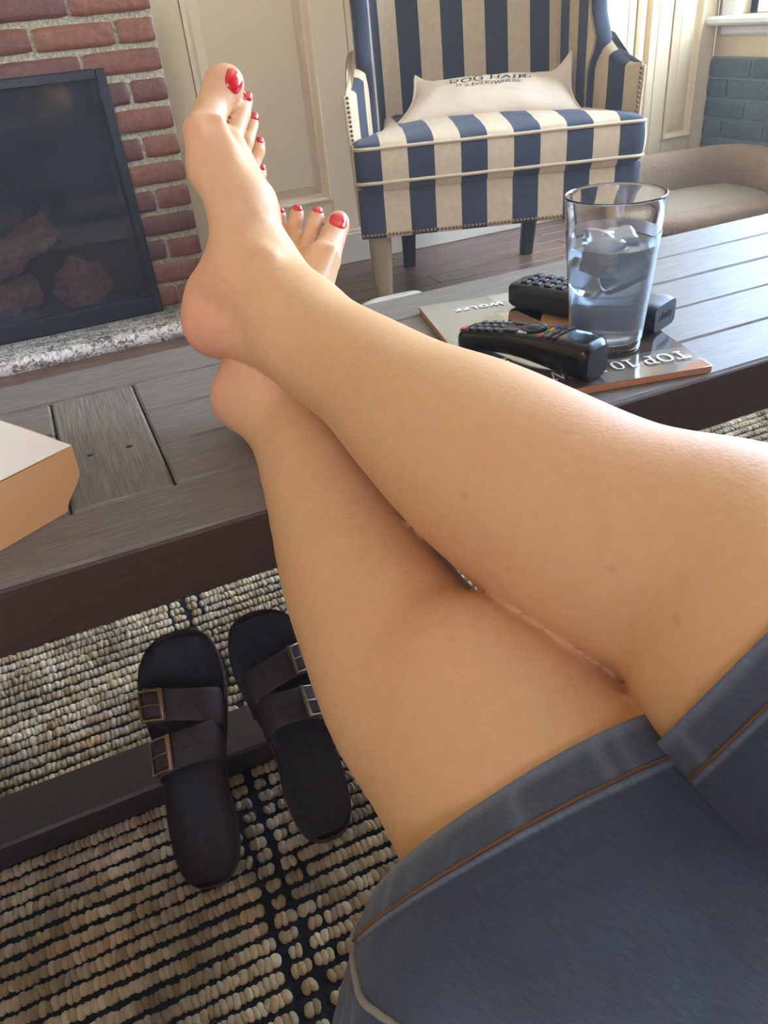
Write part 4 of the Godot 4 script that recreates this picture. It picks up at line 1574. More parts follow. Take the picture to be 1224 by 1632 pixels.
func sandal(heel: Vector3, toe: Vector3, side: float, label: String, roll: float) -> void:
	# side: +1 a right shoe, -1 a left one (lateral is +x * side); local -z runs to the toe
	var z := (heel - toe).normalized()
	var x := Vector3.UP.cross(z).normalized()
	var y := z.cross(x)
	var s := thing("sandal", label, "sandal", heel, 0.0, "pair of sandals on the rug")
	s.basis = Basis(x, y, z).rotated(z, roll)
	var L := 0.262
	var lat := [Vector2(0, 0.0), Vector2(0.016, 0.0035), Vector2(0.029, 0.022), Vector2(0.034, 0.06), Vector2(0.0335, 0.10), Vector2(0.037, 0.14), Vector2(0.044, 0.175), Vector2(0.047, 0.205), Vector2(0.041, 0.235), Vector2(0.022, 0.256), Vector2(-0.010, 0.262)]
	var med := [Vector2(-0.033, 0.253), Vector2(-0.043, 0.23), Vector2(-0.045, 0.20), Vector2(-0.040, 0.165), Vector2(-0.032, 0.125), Vector2(-0.030, 0.09), Vector2(-0.033, 0.06), Vector2(-0.029, 0.022), Vector2(-0.016, 0.0035)]
	var pts := []
	for p in lat + med: pts.append(Vector3(p.x * side, 0, -(p.y - 0.0)))
	if side < 0: pts.reverse()
	var ol := smooth_path(pts, 5, true)
	var c := Vector3(0, 0, -L * 0.5)
	var ring := func(scale: float, h: Callable) -> PackedVector3Array:
		var r := PackedVector3Array()
		for p in ol:
			var ctr := Vector3(0, 0, clampf(p.z, -L * 0.82, -L * 0.14))
			var q: Vector3 = ctr + (p - ctr) * scale
			q.y = h.call(q.z / -L)
			r.append(q)
		return r
	var rock := func(t: float) -> float: return 0.010 * pow(clampf((t - 0.75) / 0.25, 0, 1), 2)
	var sole := MB.new()
	var rows := []
	for l in [[0.95, 0.0], [0.98, 0.003], [0.99, 0.011], [0.985, 0.012], [1.0, 0.014], [1.01, 0.022], [1.0, 0.030], [0.985, 0.0325], [0.95, 0.0325], [0.90, 0.016]]:
		var hh: float = l[1]
		rows.append(ring.call(l[0], func(t: float) -> float: return hh + float(rock.call(t)) + (0.004 if hh > 0.012 else 0.0) * sin(PI * clampf(t * 1.6, 0, 1))))
	sole.grid(rows, true)
	sole.fan(rows[0], true)
	sole.fan(rows[9])
	obj("sole", sole.build(), M.cork, s)
	# footbed: cupped heel, raised arch, low rim
	var bed := MB.new()
	var br := []
	var loop2: PackedVector3Array = ring.call(0.955, func(_t: float) -> float: return 0.0)
	for i in 41:
		var zz: float = lerpf(-0.0068, -L * 0.972, 0.5 - 0.5 * cos(PI * i / 40.0))
		var lo := 1.0
		var hi := -1.0
		for k in loop2.size():
			var p0 := loop2[k]
			var p1 := loop2[(k + 1) % loop2.size()]
			if (p0.z - zz) * (p1.z - zz) <= 0.0 and absf(p0.z - p1.z) > 1e-7:
				var xx := lerpf(p0.x, p1.x, (zz - p0.z) / (p1.z - p0.z))
				lo = minf(lo, xx); hi = maxf(hi, xx)
		var t := zz / -L
		var row := PackedVector3Array()
		for k in 21:
			var w := k / 20.0 * 2.0 - 1.0
			var ends := maxf(clampf((0.10 - t) / 0.08, 0, 1), clampf((t - 0.93) / 0.06, 0, 1))
			var rim := maxf(pow(absf(w), 5), ends * ends)
			var yh := 0.0262 + 0.0072 * rim + float(rock.call(t)) + 0.004 * sin(PI * clampf(t * 1.6, 0, 1)) - 0.003 * exp(-pow((t - 0.17) / 0.12, 2)) * (1.0 - w * w)
			yh += 0.004 * exp(-pow((t - 0.42) / 0.14, 2)) * (0.5 - 0.5 * w * side)
			row.append(Vector3(lerpf(lo, hi, 0.5 + 0.5 * w), yh, zz))
		br.append(row)
	bed.grid(br)
	obj("footbed", bed.build(1), M.footbed, s)
	# two straps, each rising from the medial side over the foot to the lateral side
	for k in 2:
		var zc: float = [-0.178, -0.134][k]
		var wide: float = [0.040, 0.042][k]
		var lift: float = [0.052, 0.060][k]
		var hw: float = [0.0435, 0.0365][k]
		var slant: float = [-0.010, 0.004][k]
		strap(s, zc, wide, lift, hw, slant, side, k)

func strap_point(zc: float, lift: float, hw: float, slant: float, side: float, a: float, v: float) -> Vector3:
	# a: 0 lateral bottom .. 1 medial bottom; v: -0.5 .. 0.5 across the strap
	var th := PI * a
	var x := cos(th)
	var y := sin(th)
	var sq := pow(pow(absf(x), 2.6) + pow(absf(y), 2.6), -1.0 / 2.6)
	var bow := 0.006 * sin(th)
	return Vector3(x * sq * hw * side * (1.0 - 0.13 * pow(absf(x), 8)), 0.021 + y * sq * (lift - 0.005) * (1.0 + 0.10 * v), zc + slant * x + v - bow * signf(v) * absf(v) * 10.0)

func strap(s: Node3D, zc: float, wide: float, lift: float, hw: float, slant: float, side: float, idx: int) -> void:
	var m := MB.new()
	var rows := []
	var n := 36
	for i in n + 1:
		var a := float(i) / n
		var w := wide * (0.88 + 0.22 * pow(absf(cos(PI * a)), 2))
		var p0 := strap_point(zc, lift, hw, slant, side, a, 0.0)
		var p1 := strap_point(zc, lift, hw, slant, side, a + 0.01, 0.0)
		var tang := (p1 - p0).normalized()
		var nrm := tang.cross(Vector3(0, 0, 1)).normalized()
		if nrm.dot(p0 - Vector3(0, 0.01, p0.z)) < 0: nrm = -nrm
		var row := PackedVector3Array()
		for k in 14:
			var b := TAU * k / 14
			var sq := pow(pow(absf(cos(b)), 6) + pow(absf(sin(b)), 6), -1.0 / 6.0)
			row.append(strap_point(zc, lift, hw, slant, side, a, cos(b) * sq * w / 2) + nrm * sin(b) * sq * 0.0017)
		rows.append(row)
	m.grid(rows, true)
	m.fan(rows[0], true); m.fan(rows[n])
	var st := obj("strap", m.build(), M.leather, s)
	# overlay tail with the buckle, on the lateral upper side
	var ab := 0.30
	var frame := func(a: float, v: float, up: float) -> Vector3:
		var p0 := strap_point(zc, lift, hw, slant, side, a, v)
		var p1 := strap_point(zc, lift, hw, slant, side, a + 0.01, v)
		var nrm := (p1 - p0).normalized().cross(Vector3(0, 0, 1)).normalized()
		if nrm.dot(p0 - Vector3(0, 0.01, p0.z)) < 0: nrm = -nrm
		return p0 + nrm * up
	var tail := MB.new()
	var tr := []
	for i in 15:
		var a := lerpf(0.06, ab + 0.10, i / 14.0)
		var w := wide * 0.62 * (1.0 if i < 13 else (0.85 if i == 13 else 0.5))
		var row := PackedVector3Array()
		for k in 10:
			var b := TAU * k / 10
			var sq := pow(pow(absf(cos(b)), 6) + pow(absf(sin(b)), 6), -1.0 / 6.0)
			row.append(frame.call(a, cos(b) * sq * w / 2, 0.0033 + sin(b) * sq * 0.0014))
		tr.append(row)
	tail.grid(tr, true)
	tail.fan(tr[0], true); tail.fan(tr[14])
	obj("strap_tail", tail.build(), M.leather, st)
	var bm := MB.new()
	var hwz := wide * 0.40
	var a0 := ab - 0.085
	var a1 := ab + 0.085
	var loop := PackedVector3Array()
	for q in [[a0, -1.0], [ab, -1.0], [a1, -1.0], [a1, 0.0], [a1, 1.0], [ab, 1.0], [a0, 1.0], [a0, 0.0]]:
		loop.append(frame.call(q[0], hwz * q[1], 0.0062))
	bm.tube(loop, 0.0016, 8, true)
	bm.tube(PackedVector3Array([frame.call(a1, 0.0, 0.007), frame.call(ab, 0.0, 0.0078), frame.call(a0 + 0.02, 0.0, 0.0062)]), 0.0010, 6)
	# broad bars at both ends of the buckle
	for aa in [a0, a1]:
		var p: Vector3 = frame.call(aa, 0.0, 0.0064)
		var t: Vector3 = (frame.call(aa + 0.01, 0.0, 0.0064) - p).normalized()
		var zz: Vector3 = (frame.call(aa, hwz, 0.0064) - frame.call(aa, -hwz, 0.0064)).normalized()
		bm.box(p, Vector3(0.0050, 0.0022, hwz * 2.1), 0.0008, Basis(t, zz.cross(t).normalized(), zz))
	obj("buckle", bm.build(), M.brass, st)
	for a in [0.50, 0.62]:
		var hm := MB.new()
		hm.ball(frame.call(a, 0.0, 0.0016), Vector3(0.0016, 0.0006, 0.0016), 8, 5)
		obj("punched_hole", hm.build(), M.footbed, st)

# ------------------------------------------------------------------ the sitter's legs
var pa := PackedVector3Array()
var pb := PackedVector3Array()
var pra := PackedFloat32Array()
var prb := PackedFloat32Array()
var pk := PackedFloat32Array()
var pg := PackedInt32Array()

func rc(g: int, a: Vector3, ra: float, b: Vector3, rb: float, k: float) -> void:
	# a rounded, tapered bone; k is how softly it joins what came before it
	pa.append(a); pb.append(b); pra.append(ra); prb.append(rb); pk.append(k); pg.append(g)

func field(p: Vector3, list: PackedInt32Array) -> float:
	var dr := 1e3
	var dl := 1e3
	for i in list:
		var a := pa[i]
		var ab := pb[i] - a
		var ap := p - a
		var t := clampf(ap.dot(ab) / maxf(ab.length_squared(), 1e-12), 0.0, 1.0)
		var di := (ap - ab * t).length() - (pra[i] + (prb[i] - pra[i]) * t)
		var k := pk[i]
		if pg[i] == 0:
			var h := maxf(k - absf(dr - di), 0.0) / k
			dr = minf(dr, di) - h * h * k * 0.25
		else:
			var h := maxf(k - absf(dl - di), 0.0) / k
			dl = minf(dl, di) - h * h * k * 0.25
	return minf(dr, dl)

const CELL := 0.0028
const NB := 5

func skin_mesh() -> ArrayMesh:
	# surface nets over the blocks that the surface can cross
	var bs := CELL * NB
	var diag := bs * 0.87
	var near := {}
	for i in pa.size():
		var r := maxf(pra[i], prb[i])
		var lo := pa[i].min(pb[i]) - Vector3.ONE * (r + 0.028)
		var hi := pa[i].max(pb[i]) + Vector3.ONE * (r + 0.028)
		var b0 := Vector3i((lo / bs).floor())
		var b1 := Vector3i((hi / bs).floor())
		var ab := pb[i] - pa[i]
		var l2 := maxf(ab.length_squared(), 1e-12)
		for x in range(b0.x, b1.x + 1):
			for y in range(b0.y, b1.y + 1):
				for z in range(b0.z, b1.z + 1):
					var p := (Vector3(x, y, z) + Vector3.ONE * 0.5) * bs
					var ap := p - pa[i]
					var t := clampf(ap.dot(ab) / l2, 0.0, 1.0)
					var d := (ap - ab * t).length() - (pra[i] + (prb[i] - pra[i]) * t)
					if d > diag * 1.2 + 0.026: continue
					var key := Vector3i(x, y, z)
					if not near.has(key): near[key] = [1e3, PackedInt32Array()]
					var e: Array = near[key]
					e[0] = minf(e[0], d)
					var li: PackedInt32Array = e[1]
					li.append(i)
					e[1] = li
	var cells := {}
	var v := PackedVector3Array()
	var quads := []
	var f := PackedFloat32Array()
	var n1 := NB + 1
	f.resize(n1 * n1 * n1)
	var offs := [Vector3(0, 0, 0), Vector3(1, 0, 0), Vector3(0, 1, 0), Vector3(1, 1, 0), Vector3(0, 0, 1), Vector3(1, 0, 1), Vector3(0, 1, 1), Vector3(1, 1, 1)]
	var edges := [[0, 1], [2, 3], [4, 5], [6, 7], [0, 2], [1, 3], [4, 6], [5, 7], [0, 4], [1, 5], [2, 6], [3, 7]]
	var cv := PackedFloat32Array()
	cv.resize(8)
	for key in near:
		var e: Array = near[key]
		if e[0] < -diag * 1.5 - 0.003: continue
		var list: PackedInt32Array = e[1]
		var c0 := field((Vector3(key) + Vector3.ONE * 0.5) * bs, list)
		if absf(c0) > diag * 1.5 + 0.004: continue
		var org := Vector3(key) * bs
		var q := 0
		for z in n1:
			for y in n1:
				for x in n1:
					f[q] = field(org + Vector3(x, y, z) * CELL, list)
					q += 1
		for z in NB:
			for y in NB:
				for x in NB:
					var b := x + y * n1 + z * n1 * n1
					cv[0] = f[b]; cv[1] = f[b + 1]; cv[2] = f[b + n1]; cv[3] = f[b + n1 + 1]
					var b2 := b + n1 * n1
					cv[4] = f[b2]; cv[5] = f[b2 + 1]; cv[6] = f[b2 + n1]; cv[7] = f[b2 + n1 + 1]
					var m := 0
					for k in 8:
						if cv[k] < 0.0: m += 1
					if m == 0 or m == 8: continue
					var s := Vector3.ZERO
					var cnt := 0
					for g in edges:
						var a := cv[g[0]]
						var d := cv[g[1]]
						if (a < 0.0) != (d < 0.0):
							var oa: Vector3 = offs[g[0]]
							var ob: Vector3 = offs[g[1]]
							s += oa + (ob - oa) * (a / (a - d))
							cnt += 1
					var gc: Vector3i = key * NB + Vector3i(x, y, z)
					cells[gc] = v.size()
					v.append(org + (Vector3(x, y, z) + s / cnt) * CELL)
					var in0 := cv[0] < 0.0
					if in0 != (cv[1] < 0.0): quads.append([gc, 0, in0])
					if in0 != (cv[2] < 0.0): quads.append([gc, 1, in0])
					if in0 != (cv[4] < 0.0): quads.append([gc, 2, in0])
	var ax := [Vector3i(1, 0, 0), Vector3i(0, 1, 0), Vector3i(0, 0, 1)]
	var mb := MB.new()
	mb.v = v
	for w in quads:
		var gc: Vector3i = w[0]
		var a1: Vector3i = ax[(w[1] + 1) % 3]
		var a2: Vector3i = ax[(w[1] + 2) % 3]
		var i0 = cells.get(gc)
		var i1 = cells.get(gc - a1)
		var i2 = cells.get(gc - a1 - a2)
		var i3 = cells.get(gc - a2)
		if i0 == null or i1 == null or i2 == null or i3 == null: continue
		if w[2]: mb.ix.append_array(PackedInt32Array([i0, i1, i2, i0, i2, i3]))
		else: mb.ix.append_array(PackedInt32Array([i0, i2, i1, i0, i3, i2]))
	mb.t.resize(v.size())
	mb.c.resize(v.size())
	var fine := noise(18.0, 4, 501)
	var moles: Array[Vector3] = [Vector3(0.1876, 0.5324, -0.1765), Vector3(0.1583, 0.5176, -0.2552), Vector3(0.1550, 0.5414, -0.2914), Vector3(0.1496, 0.4799, -0.3450), Vector3(0.1379, 0.4855, -0.3656), Vector3(0.1835, 0.5372, -0.2125), Vector3(0.2007, 0.5722, -0.2718), Vector3(0.1215, 0.4951, -0.2472), Vector3(0.0703, 0.4297, -0.2425)]
	var base := Color(0.84, 0.655, 0.45).srgb_to_linear()
	var pink := Color(0.82, 0.50, 0.41).srgb_to_linear()
	var pale := Color(0.87, 0.71, 0.58).srgb_to_linear()
	var red := [[HEEL_R, 0.045, 0.55], [HEEL_L, 0.04, 0.6], [KNEE_R, 0.06, 0.40], [KNEE_L, 0.05, 0.22], [BALL_R, 0.03, 0.22]]
	for p in [TOE_R, TOE_L]: red.append([p, 0.03, 0.28])
	for i in v.size():
		var p := v[i]
		var c := base
		var foot := clampf((-0.56 - p.z) / 0.10, 0.0, 1.0)
		c = c.lerp(pale, 0.25 * foot)
		for r in red:
			var d: float = (p - r[0]).length() / r[1]
			if d < 2.2: c = c.lerp(pink, r[2] * exp(-d * d))
		for mo in moles:
			if p.distance_squared_to(mo) < 4.0e-6: c = c.lerp(Color(0.16, 0.07, 0.04), 0.16)
		var g := fine.get_noise_3dv(p)
		c = c.lerp(pink, clampf(0.04 + 0.08 * g, 0, 0.14))
		mb.c[i] = Color(c.r, c.g, c.b)
	return mb.build()

const HEEL_R := Vector3(0.0951, 0.5470, -0.6270)
const HEEL_L := Vector3(0.0900, 0.4800, -0.6250)
const KNEE_R := Vector3(0.2750, 0.5650, -0.2700)
const KNEE_L := Vector3(0.1300, 0.4900, -0.2700)
const BALL_R := Vector3(0.1350, 0.6800, -0.6700)
const TOE_R := Vector3(0.1800, 0.7200, -0.7200)
const TOE_L := Vector3(0.2500, 0.5950, -0.7150)

func nail(root: Node3D, p: Vector3, n: Vector3, u: Vector3, w: float, l: float) -> void:
	# a varnished plate that follows the toe
	var all := PackedInt32Array()
	for i in pa.size():
		if minf(pa[i].distance_to(p), pb[i].distance_to(p)) < 0.05: all.append(i)
	var b := n.cross(u).normalized()
	var m := MB.new()
	var rows := []
	var under := []
	for j in 9:
		var r := float(j) / 8.0
		var row := PackedVector3Array()
		var ur := PackedVector3Array()
		for k in 24:
			var a := TAU * k / 24
			var ex := 3.2 if sin(a) > 0 else 2.4
			var sq := pow(pow(absf(cos(a)), ex) + pow(absf(sin(a)), ex), -1.0 / ex)
			var q := p + (b * cos(a) * w + u * sin(a) * l) * sq * maxf(r, 0.03) + n * 0.004
			for it in 10:
				var d := field(q, all)
				q -= n * d * 0.8
				if absf(d) < 0.0001: break
			row.append(q + n * (0.0011 * (1.0 - pow(r, 6)) + 0.0001))
			ur.append(q - n * 0.0008)
		rows.append(row)
		if j == 8: under.append(ur)
	rows.append(under[0])
	m.grid(rows, true)
	m.fan(rows[9])
	obj("toenail", m.build(), M.polish, root, -root.position)

func build_bones() -> void:
	rc(0, Vector3(0.1440, 0.5770, -0.6163), 0.0361, Vector3(0.1577, 0.5498, -0.5628), 0.0404, 0.0060)
	rc(0, Vector3(0.1577, 0.5498, -0.5628), 0.0404, Vector3(0.1595, 0.5469, -0.5545), 0.0403, 0.0060)
	rc(0, Vector3(0.1595, 0.5469, -0.5545), 0.0403, Vector3(0.1623, 0.5428, -0.5424), 0.0401, 0.0060)
	rc(0, Vector3(0.1623, 0.5428, -0.5424), 0.0401, Vector3(0.1655, 0.5393, -0.5282), 0.0401, 0.0060)
	rc(0, Vector3(0.1655, 0.5393, -0.5282), 0.0401, Vector3(0.1695, 0.5370, -0.5121), 0.0404, 0.0060)
	rc(0, Vector3(0.1695, 0.5370, -0.5121), 0.0404, Vector3(0.1740, 0.5353, -0.4939), 0.0408, 0.0060)
	rc(0, Vector3(0.1740, 0.5353, -0.4939), 0.0408, Vector3(0.1780, 0.5334, -0.4747), 0.0417, 0.0060)
	rc(0, Vector3(0.1780, 0.5334, -0.4747), 0.0417, Vector3(0.1808, 0.5313, -0.4542), 0.0433, 0.0060)
	rc(0, Vector3(0.1808, 0.5313, -0.4542), 0.0433, Vector3(0.1832, 0.5291, -0.4327), 0.0455, 0.0060)
	rc(0, Vector3(0.1832, 0.5291, -0.4327), 0.0455, Vector3(0.1858, 0.5271, -0.4124), 0.0477, 0.0060)
	rc(0, Vector3(0.1858, 0.5271, -0.4124), 0.0477, Vector3(0.1892, 0.5253, -0.3944), 0.0503, 0.0060)
	rc(0, Vector3(0.1892, 0.5253, -0.3944), 0.0503, Vector3(0.1928, 0.5235, -0.3776), 0.0529, 0.0060)
	rc(0, Vector3(0.1928, 0.5235, -0.3776), 0.0529, Vector3(0.1963, 0.5219, -0.3614), 0.0551, 0.0060)
	rc(0, Vector3(0.1963, 0.5219, -0.3614), 0.0551, Vector3(0.1994, 0.5203, -0.3457), 0.0564, 0.0060)
	rc(0, Vector3(0.1994, 0.5203, -0.3457), 0.0564, Vector3(0.2025, 0.5188, -0.3306), 0.0572, 0.0060)
	rc(0, Vector3(0.2025, 0.5188, -0.3306), 0.0572, Vector3(0.2055, 0.5173, -0.3164), 0.0578, 0.0060)
	rc(0, Vector3(0.2055, 0.5173, -0.3164), 0.0578, Vector3(0.2086, 0.5158, -0.3031), 0.0583, 0.0060)
	rc(0, Vector3(0.2086, 0.5158, -0.3031), 0.0583, Vector3(0.2116, 0.5142, -0.2907), 0.0587, 0.0060)
	rc(0, Vector3(0.2116, 0.5142, -0.2907), 0.0587, Vector3(0.2149, 0.5128, -0.2791), 0.0590, 0.0060)
	rc(0, Vector3(0.2149, 0.5128, -0.2791), 0.0590, Vector3(0.2180, 0.5118, -0.2694), 0.0591, 0.0060)
	rc(0, Vector3(0.2180, 0.5118, -0.2694), 0.0591, Vector3(0.2214, 0.5110, -0.2605), 0.0591, 0.0060)
	rc(0, Vector3(0.2214, 0.5110, -0.2605), 0.0591, Vector3(0.2264, 0.5101, -0.2498), 0.0596, 0.0060)
	rc(0, Vector3(0.2264, 0.5101, -0.2498), 0.0596, Vector3(0.2350, 0.5094, -0.2357), 0.0610, 0.0060)
	rc(0, Vector3(0.2350, 0.5094, -0.2357), 0.0610, Vector3(0.2452, 0.5086, -0.2197), 0.0628, 0.0060)
	rc(0, Vector3(0.2452, 0.5086, -0.2197), 0.0628, Vector3(0.2525, 0.5069, -0.2045), 0.0650, 0.0060)
	rc(0, Vector3(0.2525, 0.5069, -0.2045), 0.0650, Vector3(0.2540, 0.5041, -0.1911), 0.0675, 0.0060)
	rc(0, Vector3(0.2540, 0.5041, -0.1911), 0.0675, Vector3(0.2526, 0.5004, -0.1785), 0.0703, 0.0060)
	rc(0, Vector3(0.2526, 0.5004, -0.1785), 0.0703, Vector3(0.2528, 0.4956, -0.1659), 0.0730, 0.0060)
	rc(0, Vector3(0.2528, 0.4956, -0.1659), 0.0730, Vector3(0.2567, 0.4898, -0.1542), 0.0756, 0.0060)
	rc(0, Vector3(0.2567, 0.4898, -0.1542), 0.0756, Vector3(0.2622, 0.4830, -0.1427), 0.0781, 0.0060)
	rc(0, Vector3(0.2622, 0.4830, -0.1427), 0.0781, Vector3(0.2682, 0.4747, -0.1277), 0.0802, 0.0060)
	rc(0, Vector3(0.2682, 0.4747, -0.1277), 0.0802, Vector3(0.2750, 0.4633, -0.1044), 0.0818, 0.0060)
	rc(0, Vector3(0.2750, 0.4633, -0.1044), 0.0818, Vector3(0.2823, 0.4504, -0.0777), 0.0830, 0.0060)
	rc(0, Vector3(0.2823, 0.4504, -0.0777), 0.0830, Vector3(0.2875, 0.4413, -0.0587), 0.0838, 0.0060)
	rc(0, Vector3(0.1094, 0.5448, -0.6287), 0.0268, Vector3(0.1184, 0.5582, -0.6346), 0.0258, 0.0200)
	rc(0, Vector3(0.1184, 0.5582, -0.6346), 0.0258, Vector3(0.1434, 0.5774, -0.6194), 0.0342, 0.0200)
	rc(0, Vector3(0.1115, 0.5411, -0.6253), 0.0237, Vector3(0.1295, 0.5398, -0.5895), 0.0199, 0.0140)
	rc(0, Vector3(0.1295, 0.5398, -0.5895), 0.0199, Vector3(0.1478, 0.5378, -0.5658), 0.0244, 0.0140)
	rc(0, Vector3(0.1443, 0.5779, -0.6168), 0.0341, Vector3(0.1491, 0.6264, -0.6385), 0.0248, 0.0120)
	rc(0, Vector3(0.1491, 0.6264, -0.6385), 0.0248, Vector3(0.1413, 0.6527, -0.6675), 0.0210, 0.0120)
	rc(0, Vector3(0.1413, 0.6527, -0.6675), 0.0210, Vector3(0.1406, 0.6750, -0.6858), 0.0161, 0.0120)
	rc(0, Vector3(0.1582, 0.6223, -0.6552), 0.0235, Vector3(0.1617, 0.6670, -0.6978), 0.0114, 0.0120)
	rc(0, Vector3(0.1658, 0.6157, -0.6733), 0.0221, Vector3(0.1738, 0.6538, -0.7121), 0.0091, 0.0120)
	rc(0, Vector3(0.1700, 0.6080, -0.6854), 0.0205, Vector3(0.1818, 0.6393, -0.7245), 0.0088, 0.0120)
	rc(0, Vector3(0.1295, 0.5552, -0.6577), 0.0241, Vector3(0.1718, 0.6002, -0.6985), 0.0198, 0.0120)
	rc(0, Vector3(0.1718, 0.6002, -0.6985), 0.0198, Vector3(0.1854, 0.6238, -0.7353), 0.0096, 0.0120)
	rc(0, Vector3(0.1444, 0.5980, -0.5784), 0.0061, Vector3(0.1468, 0.5998, -0.5788), 0.0061, 0.0160)
	rc(0, Vector3(0.1405, 0.6766, -0.6883), 0.0156, Vector3(0.1558, 0.6921, -0.7086), 0.0131, 0.0022)
	rc(0, Vector3(0.1558, 0.6921, -0.7086), 0.0131, Vector3(0.1710, 0.7049, -0.7207), 0.0161, 0.0022)
	rc(0, Vector3(0.1710, 0.7049, -0.7207), 0.0161, Vector3(0.1745, 0.7072, -0.7222), 0.0145, 0.0022)
	rc(0, Vector3(0.1695, 0.6717, -0.7032), 0.0081, Vector3(0.1812, 0.6843, -0.7178), 0.0082, 0.0022)
	rc(0, Vector3(0.1812, 0.6843, -0.7178), 0.0082, Vector3(0.1882, 0.6917, -0.7241), 0.0061, 0.0022)
	rc(0, Vector3(0.1882, 0.6917, -0.7241), 0.0061, Vector3(0.1914, 0.6950, -0.7252), 0.0045, 0.0022)
	rc(0, Vector3(0.1805, 0.6615, -0.7149), 0.0070, Vector3(0.1914, 0.6729, -0.7263), 0.0053, 0.0022)
	rc(0, Vector3(0.1914, 0.6729, -0.7263), 0.0053, Vector3(0.1955, 0.6784, -0.7312), 0.0041, 0.0022)
	rc(0, Vector3(0.1840, 0.6431, -0.7237), 0.0077, Vector3(0.1933, 0.6525, -0.7292), 0.0069, 0.0022)
	rc(0, Vector3(0.1933, 0.6525, -0.7292), 0.0069, Vector3(0.1968, 0.6577, -0.7329), 0.0053, 0.0022)
	rc(0, Vector3(0.1861, 0.6242, -0.7353), 0.0079, Vector3(0.1928, 0.6314, -0.7377), 0.0073, 0.0022)
	rc(0, Vector3(0.1928, 0.6314, -0.7377), 0.0073, Vector3(0.1959, 0.6355, -0.7394), 0.0054, 0.0022)
	rc(0, Vector3(0.1331, 0.6808, -0.6761), 0.0054, Vector3(0.1328, 0.6749, -0.6670), 0.0059, 0.0160)
	rc(0, Vector3(0.1492, 0.6279, -0.6140), 0.0024, Vector3(0.1521, 0.6853, -0.6733), 0.0027, 0.0140)
	rc(0, Vector3(0.1571, 0.6299, -0.6226), 0.0019, Vector3(0.1667, 0.6687, -0.6869), 0.0023, 0.0120)
	rc(1, Vector3(0.1343, 0.4940, -0.5978), 0.0346, Vector3(0.1446, 0.4638, -0.5563), 0.0380, 0.0060)
	rc(1, Vector3(0.1446, 0.4638, -0.5563), 0.0380, Vector3(0.1428, 0.4601, -0.5364), 0.0395, 0.0060)
	rc(1, Vector3(0.1428, 0.4601, -0.5364), 0.0395, Vector3(0.1401, 0.4549, -0.5080), 0.0417, 0.0060)
	rc(1, Vector3(0.1401, 0.4549, -0.5080), 0.0417, Vector3(0.1372, 0.4497, -0.4791), 0.0440, 0.0060)
	rc(1, Vector3(0.1372, 0.4497, -0.4791), 0.0440, Vector3(0.1342, 0.4447, -0.4517), 0.0464, 0.0060)
	rc(1, Vector3(0.1342, 0.4447, -0.4517), 0.0464, Vector3(0.1310, 0.4399, -0.4238), 0.0490, 0.0060)
	rc(1, Vector3(0.1310, 0.4399, -0.4238), 0.0490, Vector3(0.1281, 0.4359, -0.3976), 0.0510, 0.0060)
	rc(1, Vector3(0.1281, 0.4359, -0.3976), 0.0510, Vector3(0.1258, 0.4337, -0.3736), 0.0521, 0.0060)
	rc(1, Vector3(0.1258, 0.4337, -0.3736), 0.0521, Vector3(0.1239, 0.4324, -0.3512), 0.0526, 0.0060)
	rc(1, Vector3(0.1239, 0.4324, -0.3512), 0.0526, Vector3(0.1228, 0.4308, -0.3310), 0.0535, 0.0060)
	rc(1, Vector3(0.1228, 0.4308, -0.3310), 0.0535, Vector3(0.1226, 0.4284, -0.3135), 0.0550, 0.0060)
	rc(1, Vector3(0.1226, 0.4284, -0.3135), 0.0550, Vector3(0.1233, 0.4258, -0.2982), 0.0569, 0.0060)
	rc(1, Vector3(0.1233, 0.4258, -0.2982), 0.0569, Vector3(0.1252, 0.4232, -0.2839), 0.0590, 0.0060)
	rc(1, Vector3(0.1252, 0.4232, -0.2839), 0.0590, Vector3(0.1289, 0.4208, -0.2704), 0.0614, 0.0060)
	rc(1, Vector3(0.1289, 0.4208, -0.2704), 0.0614, Vector3(0.1340, 0.4186, -0.2579), 0.0641, 0.0060)
	rc(1, Vector3(0.1340, 0.4186, -0.2579), 0.0641, Vector3(0.1384, 0.4160, -0.2458), 0.0667, 0.0060)
	rc(1, Vector3(0.1384, 0.4160, -0.2458), 0.0667, Vector3(0.1414, 0.4130, -0.2348), 0.0691, 0.0060)
	rc(1, Vector3(0.1414, 0.4130, -0.2348), 0.0691, Vector3(0.1438, 0.4096, -0.2242), 0.0715, 0.0060)
	rc(1, Vector3(0.1438, 0.4096, -0.2242), 0.0715, Vector3(0.1461, 0.4064, -0.2120), 0.0733, 0.0060)
	rc(1, Vector3(0.1461, 0.4064, -0.2120), 0.0733, Vector3(0.1479, 0.4042, -0.1965), 0.0743, 0.0060)
	rc(1, Vector3(0.1479, 0.4042, -0.1965), 0.0743, Vector3(0.1496, 0.4022, -0.1794), 0.0747, 0.0060)
	rc(1, Vector3(0.1496, 0.4022, -0.1794), 0.0747, Vector3(0.1524, 0.3981, -0.1629), 0.0754, 0.0060)
	rc(1, Vector3(0.1524, 0.3981, -0.1629), 0.0754, Vector3(0.1578, 0.3895, -0.1462), 0.0767, 0.0060)
	rc(1, Vector3(0.1578, 0.3895, -0.1462), 0.0767, Vector3(0.1644, 0.3790, -0.1300), 0.0783, 0.0060)
	rc(1, Vector3(0.1644, 0.3790, -0.1300), 0.0783, Vector3(0.1692, 0.3714, -0.1187), 0.0794, 0.0060)
	rc(1, Vector3(0.1341, 0.4583, -0.2565), 0.0389, Vector3(0.1435, 0.4527, -0.2363), 0.0382, 0.0200)
	rc(1, Vector3(0.1106, 0.4817, -0.6072), 0.0217, Vector3(0.1244, 0.4914, -0.6087), 0.0223, 0.0200)
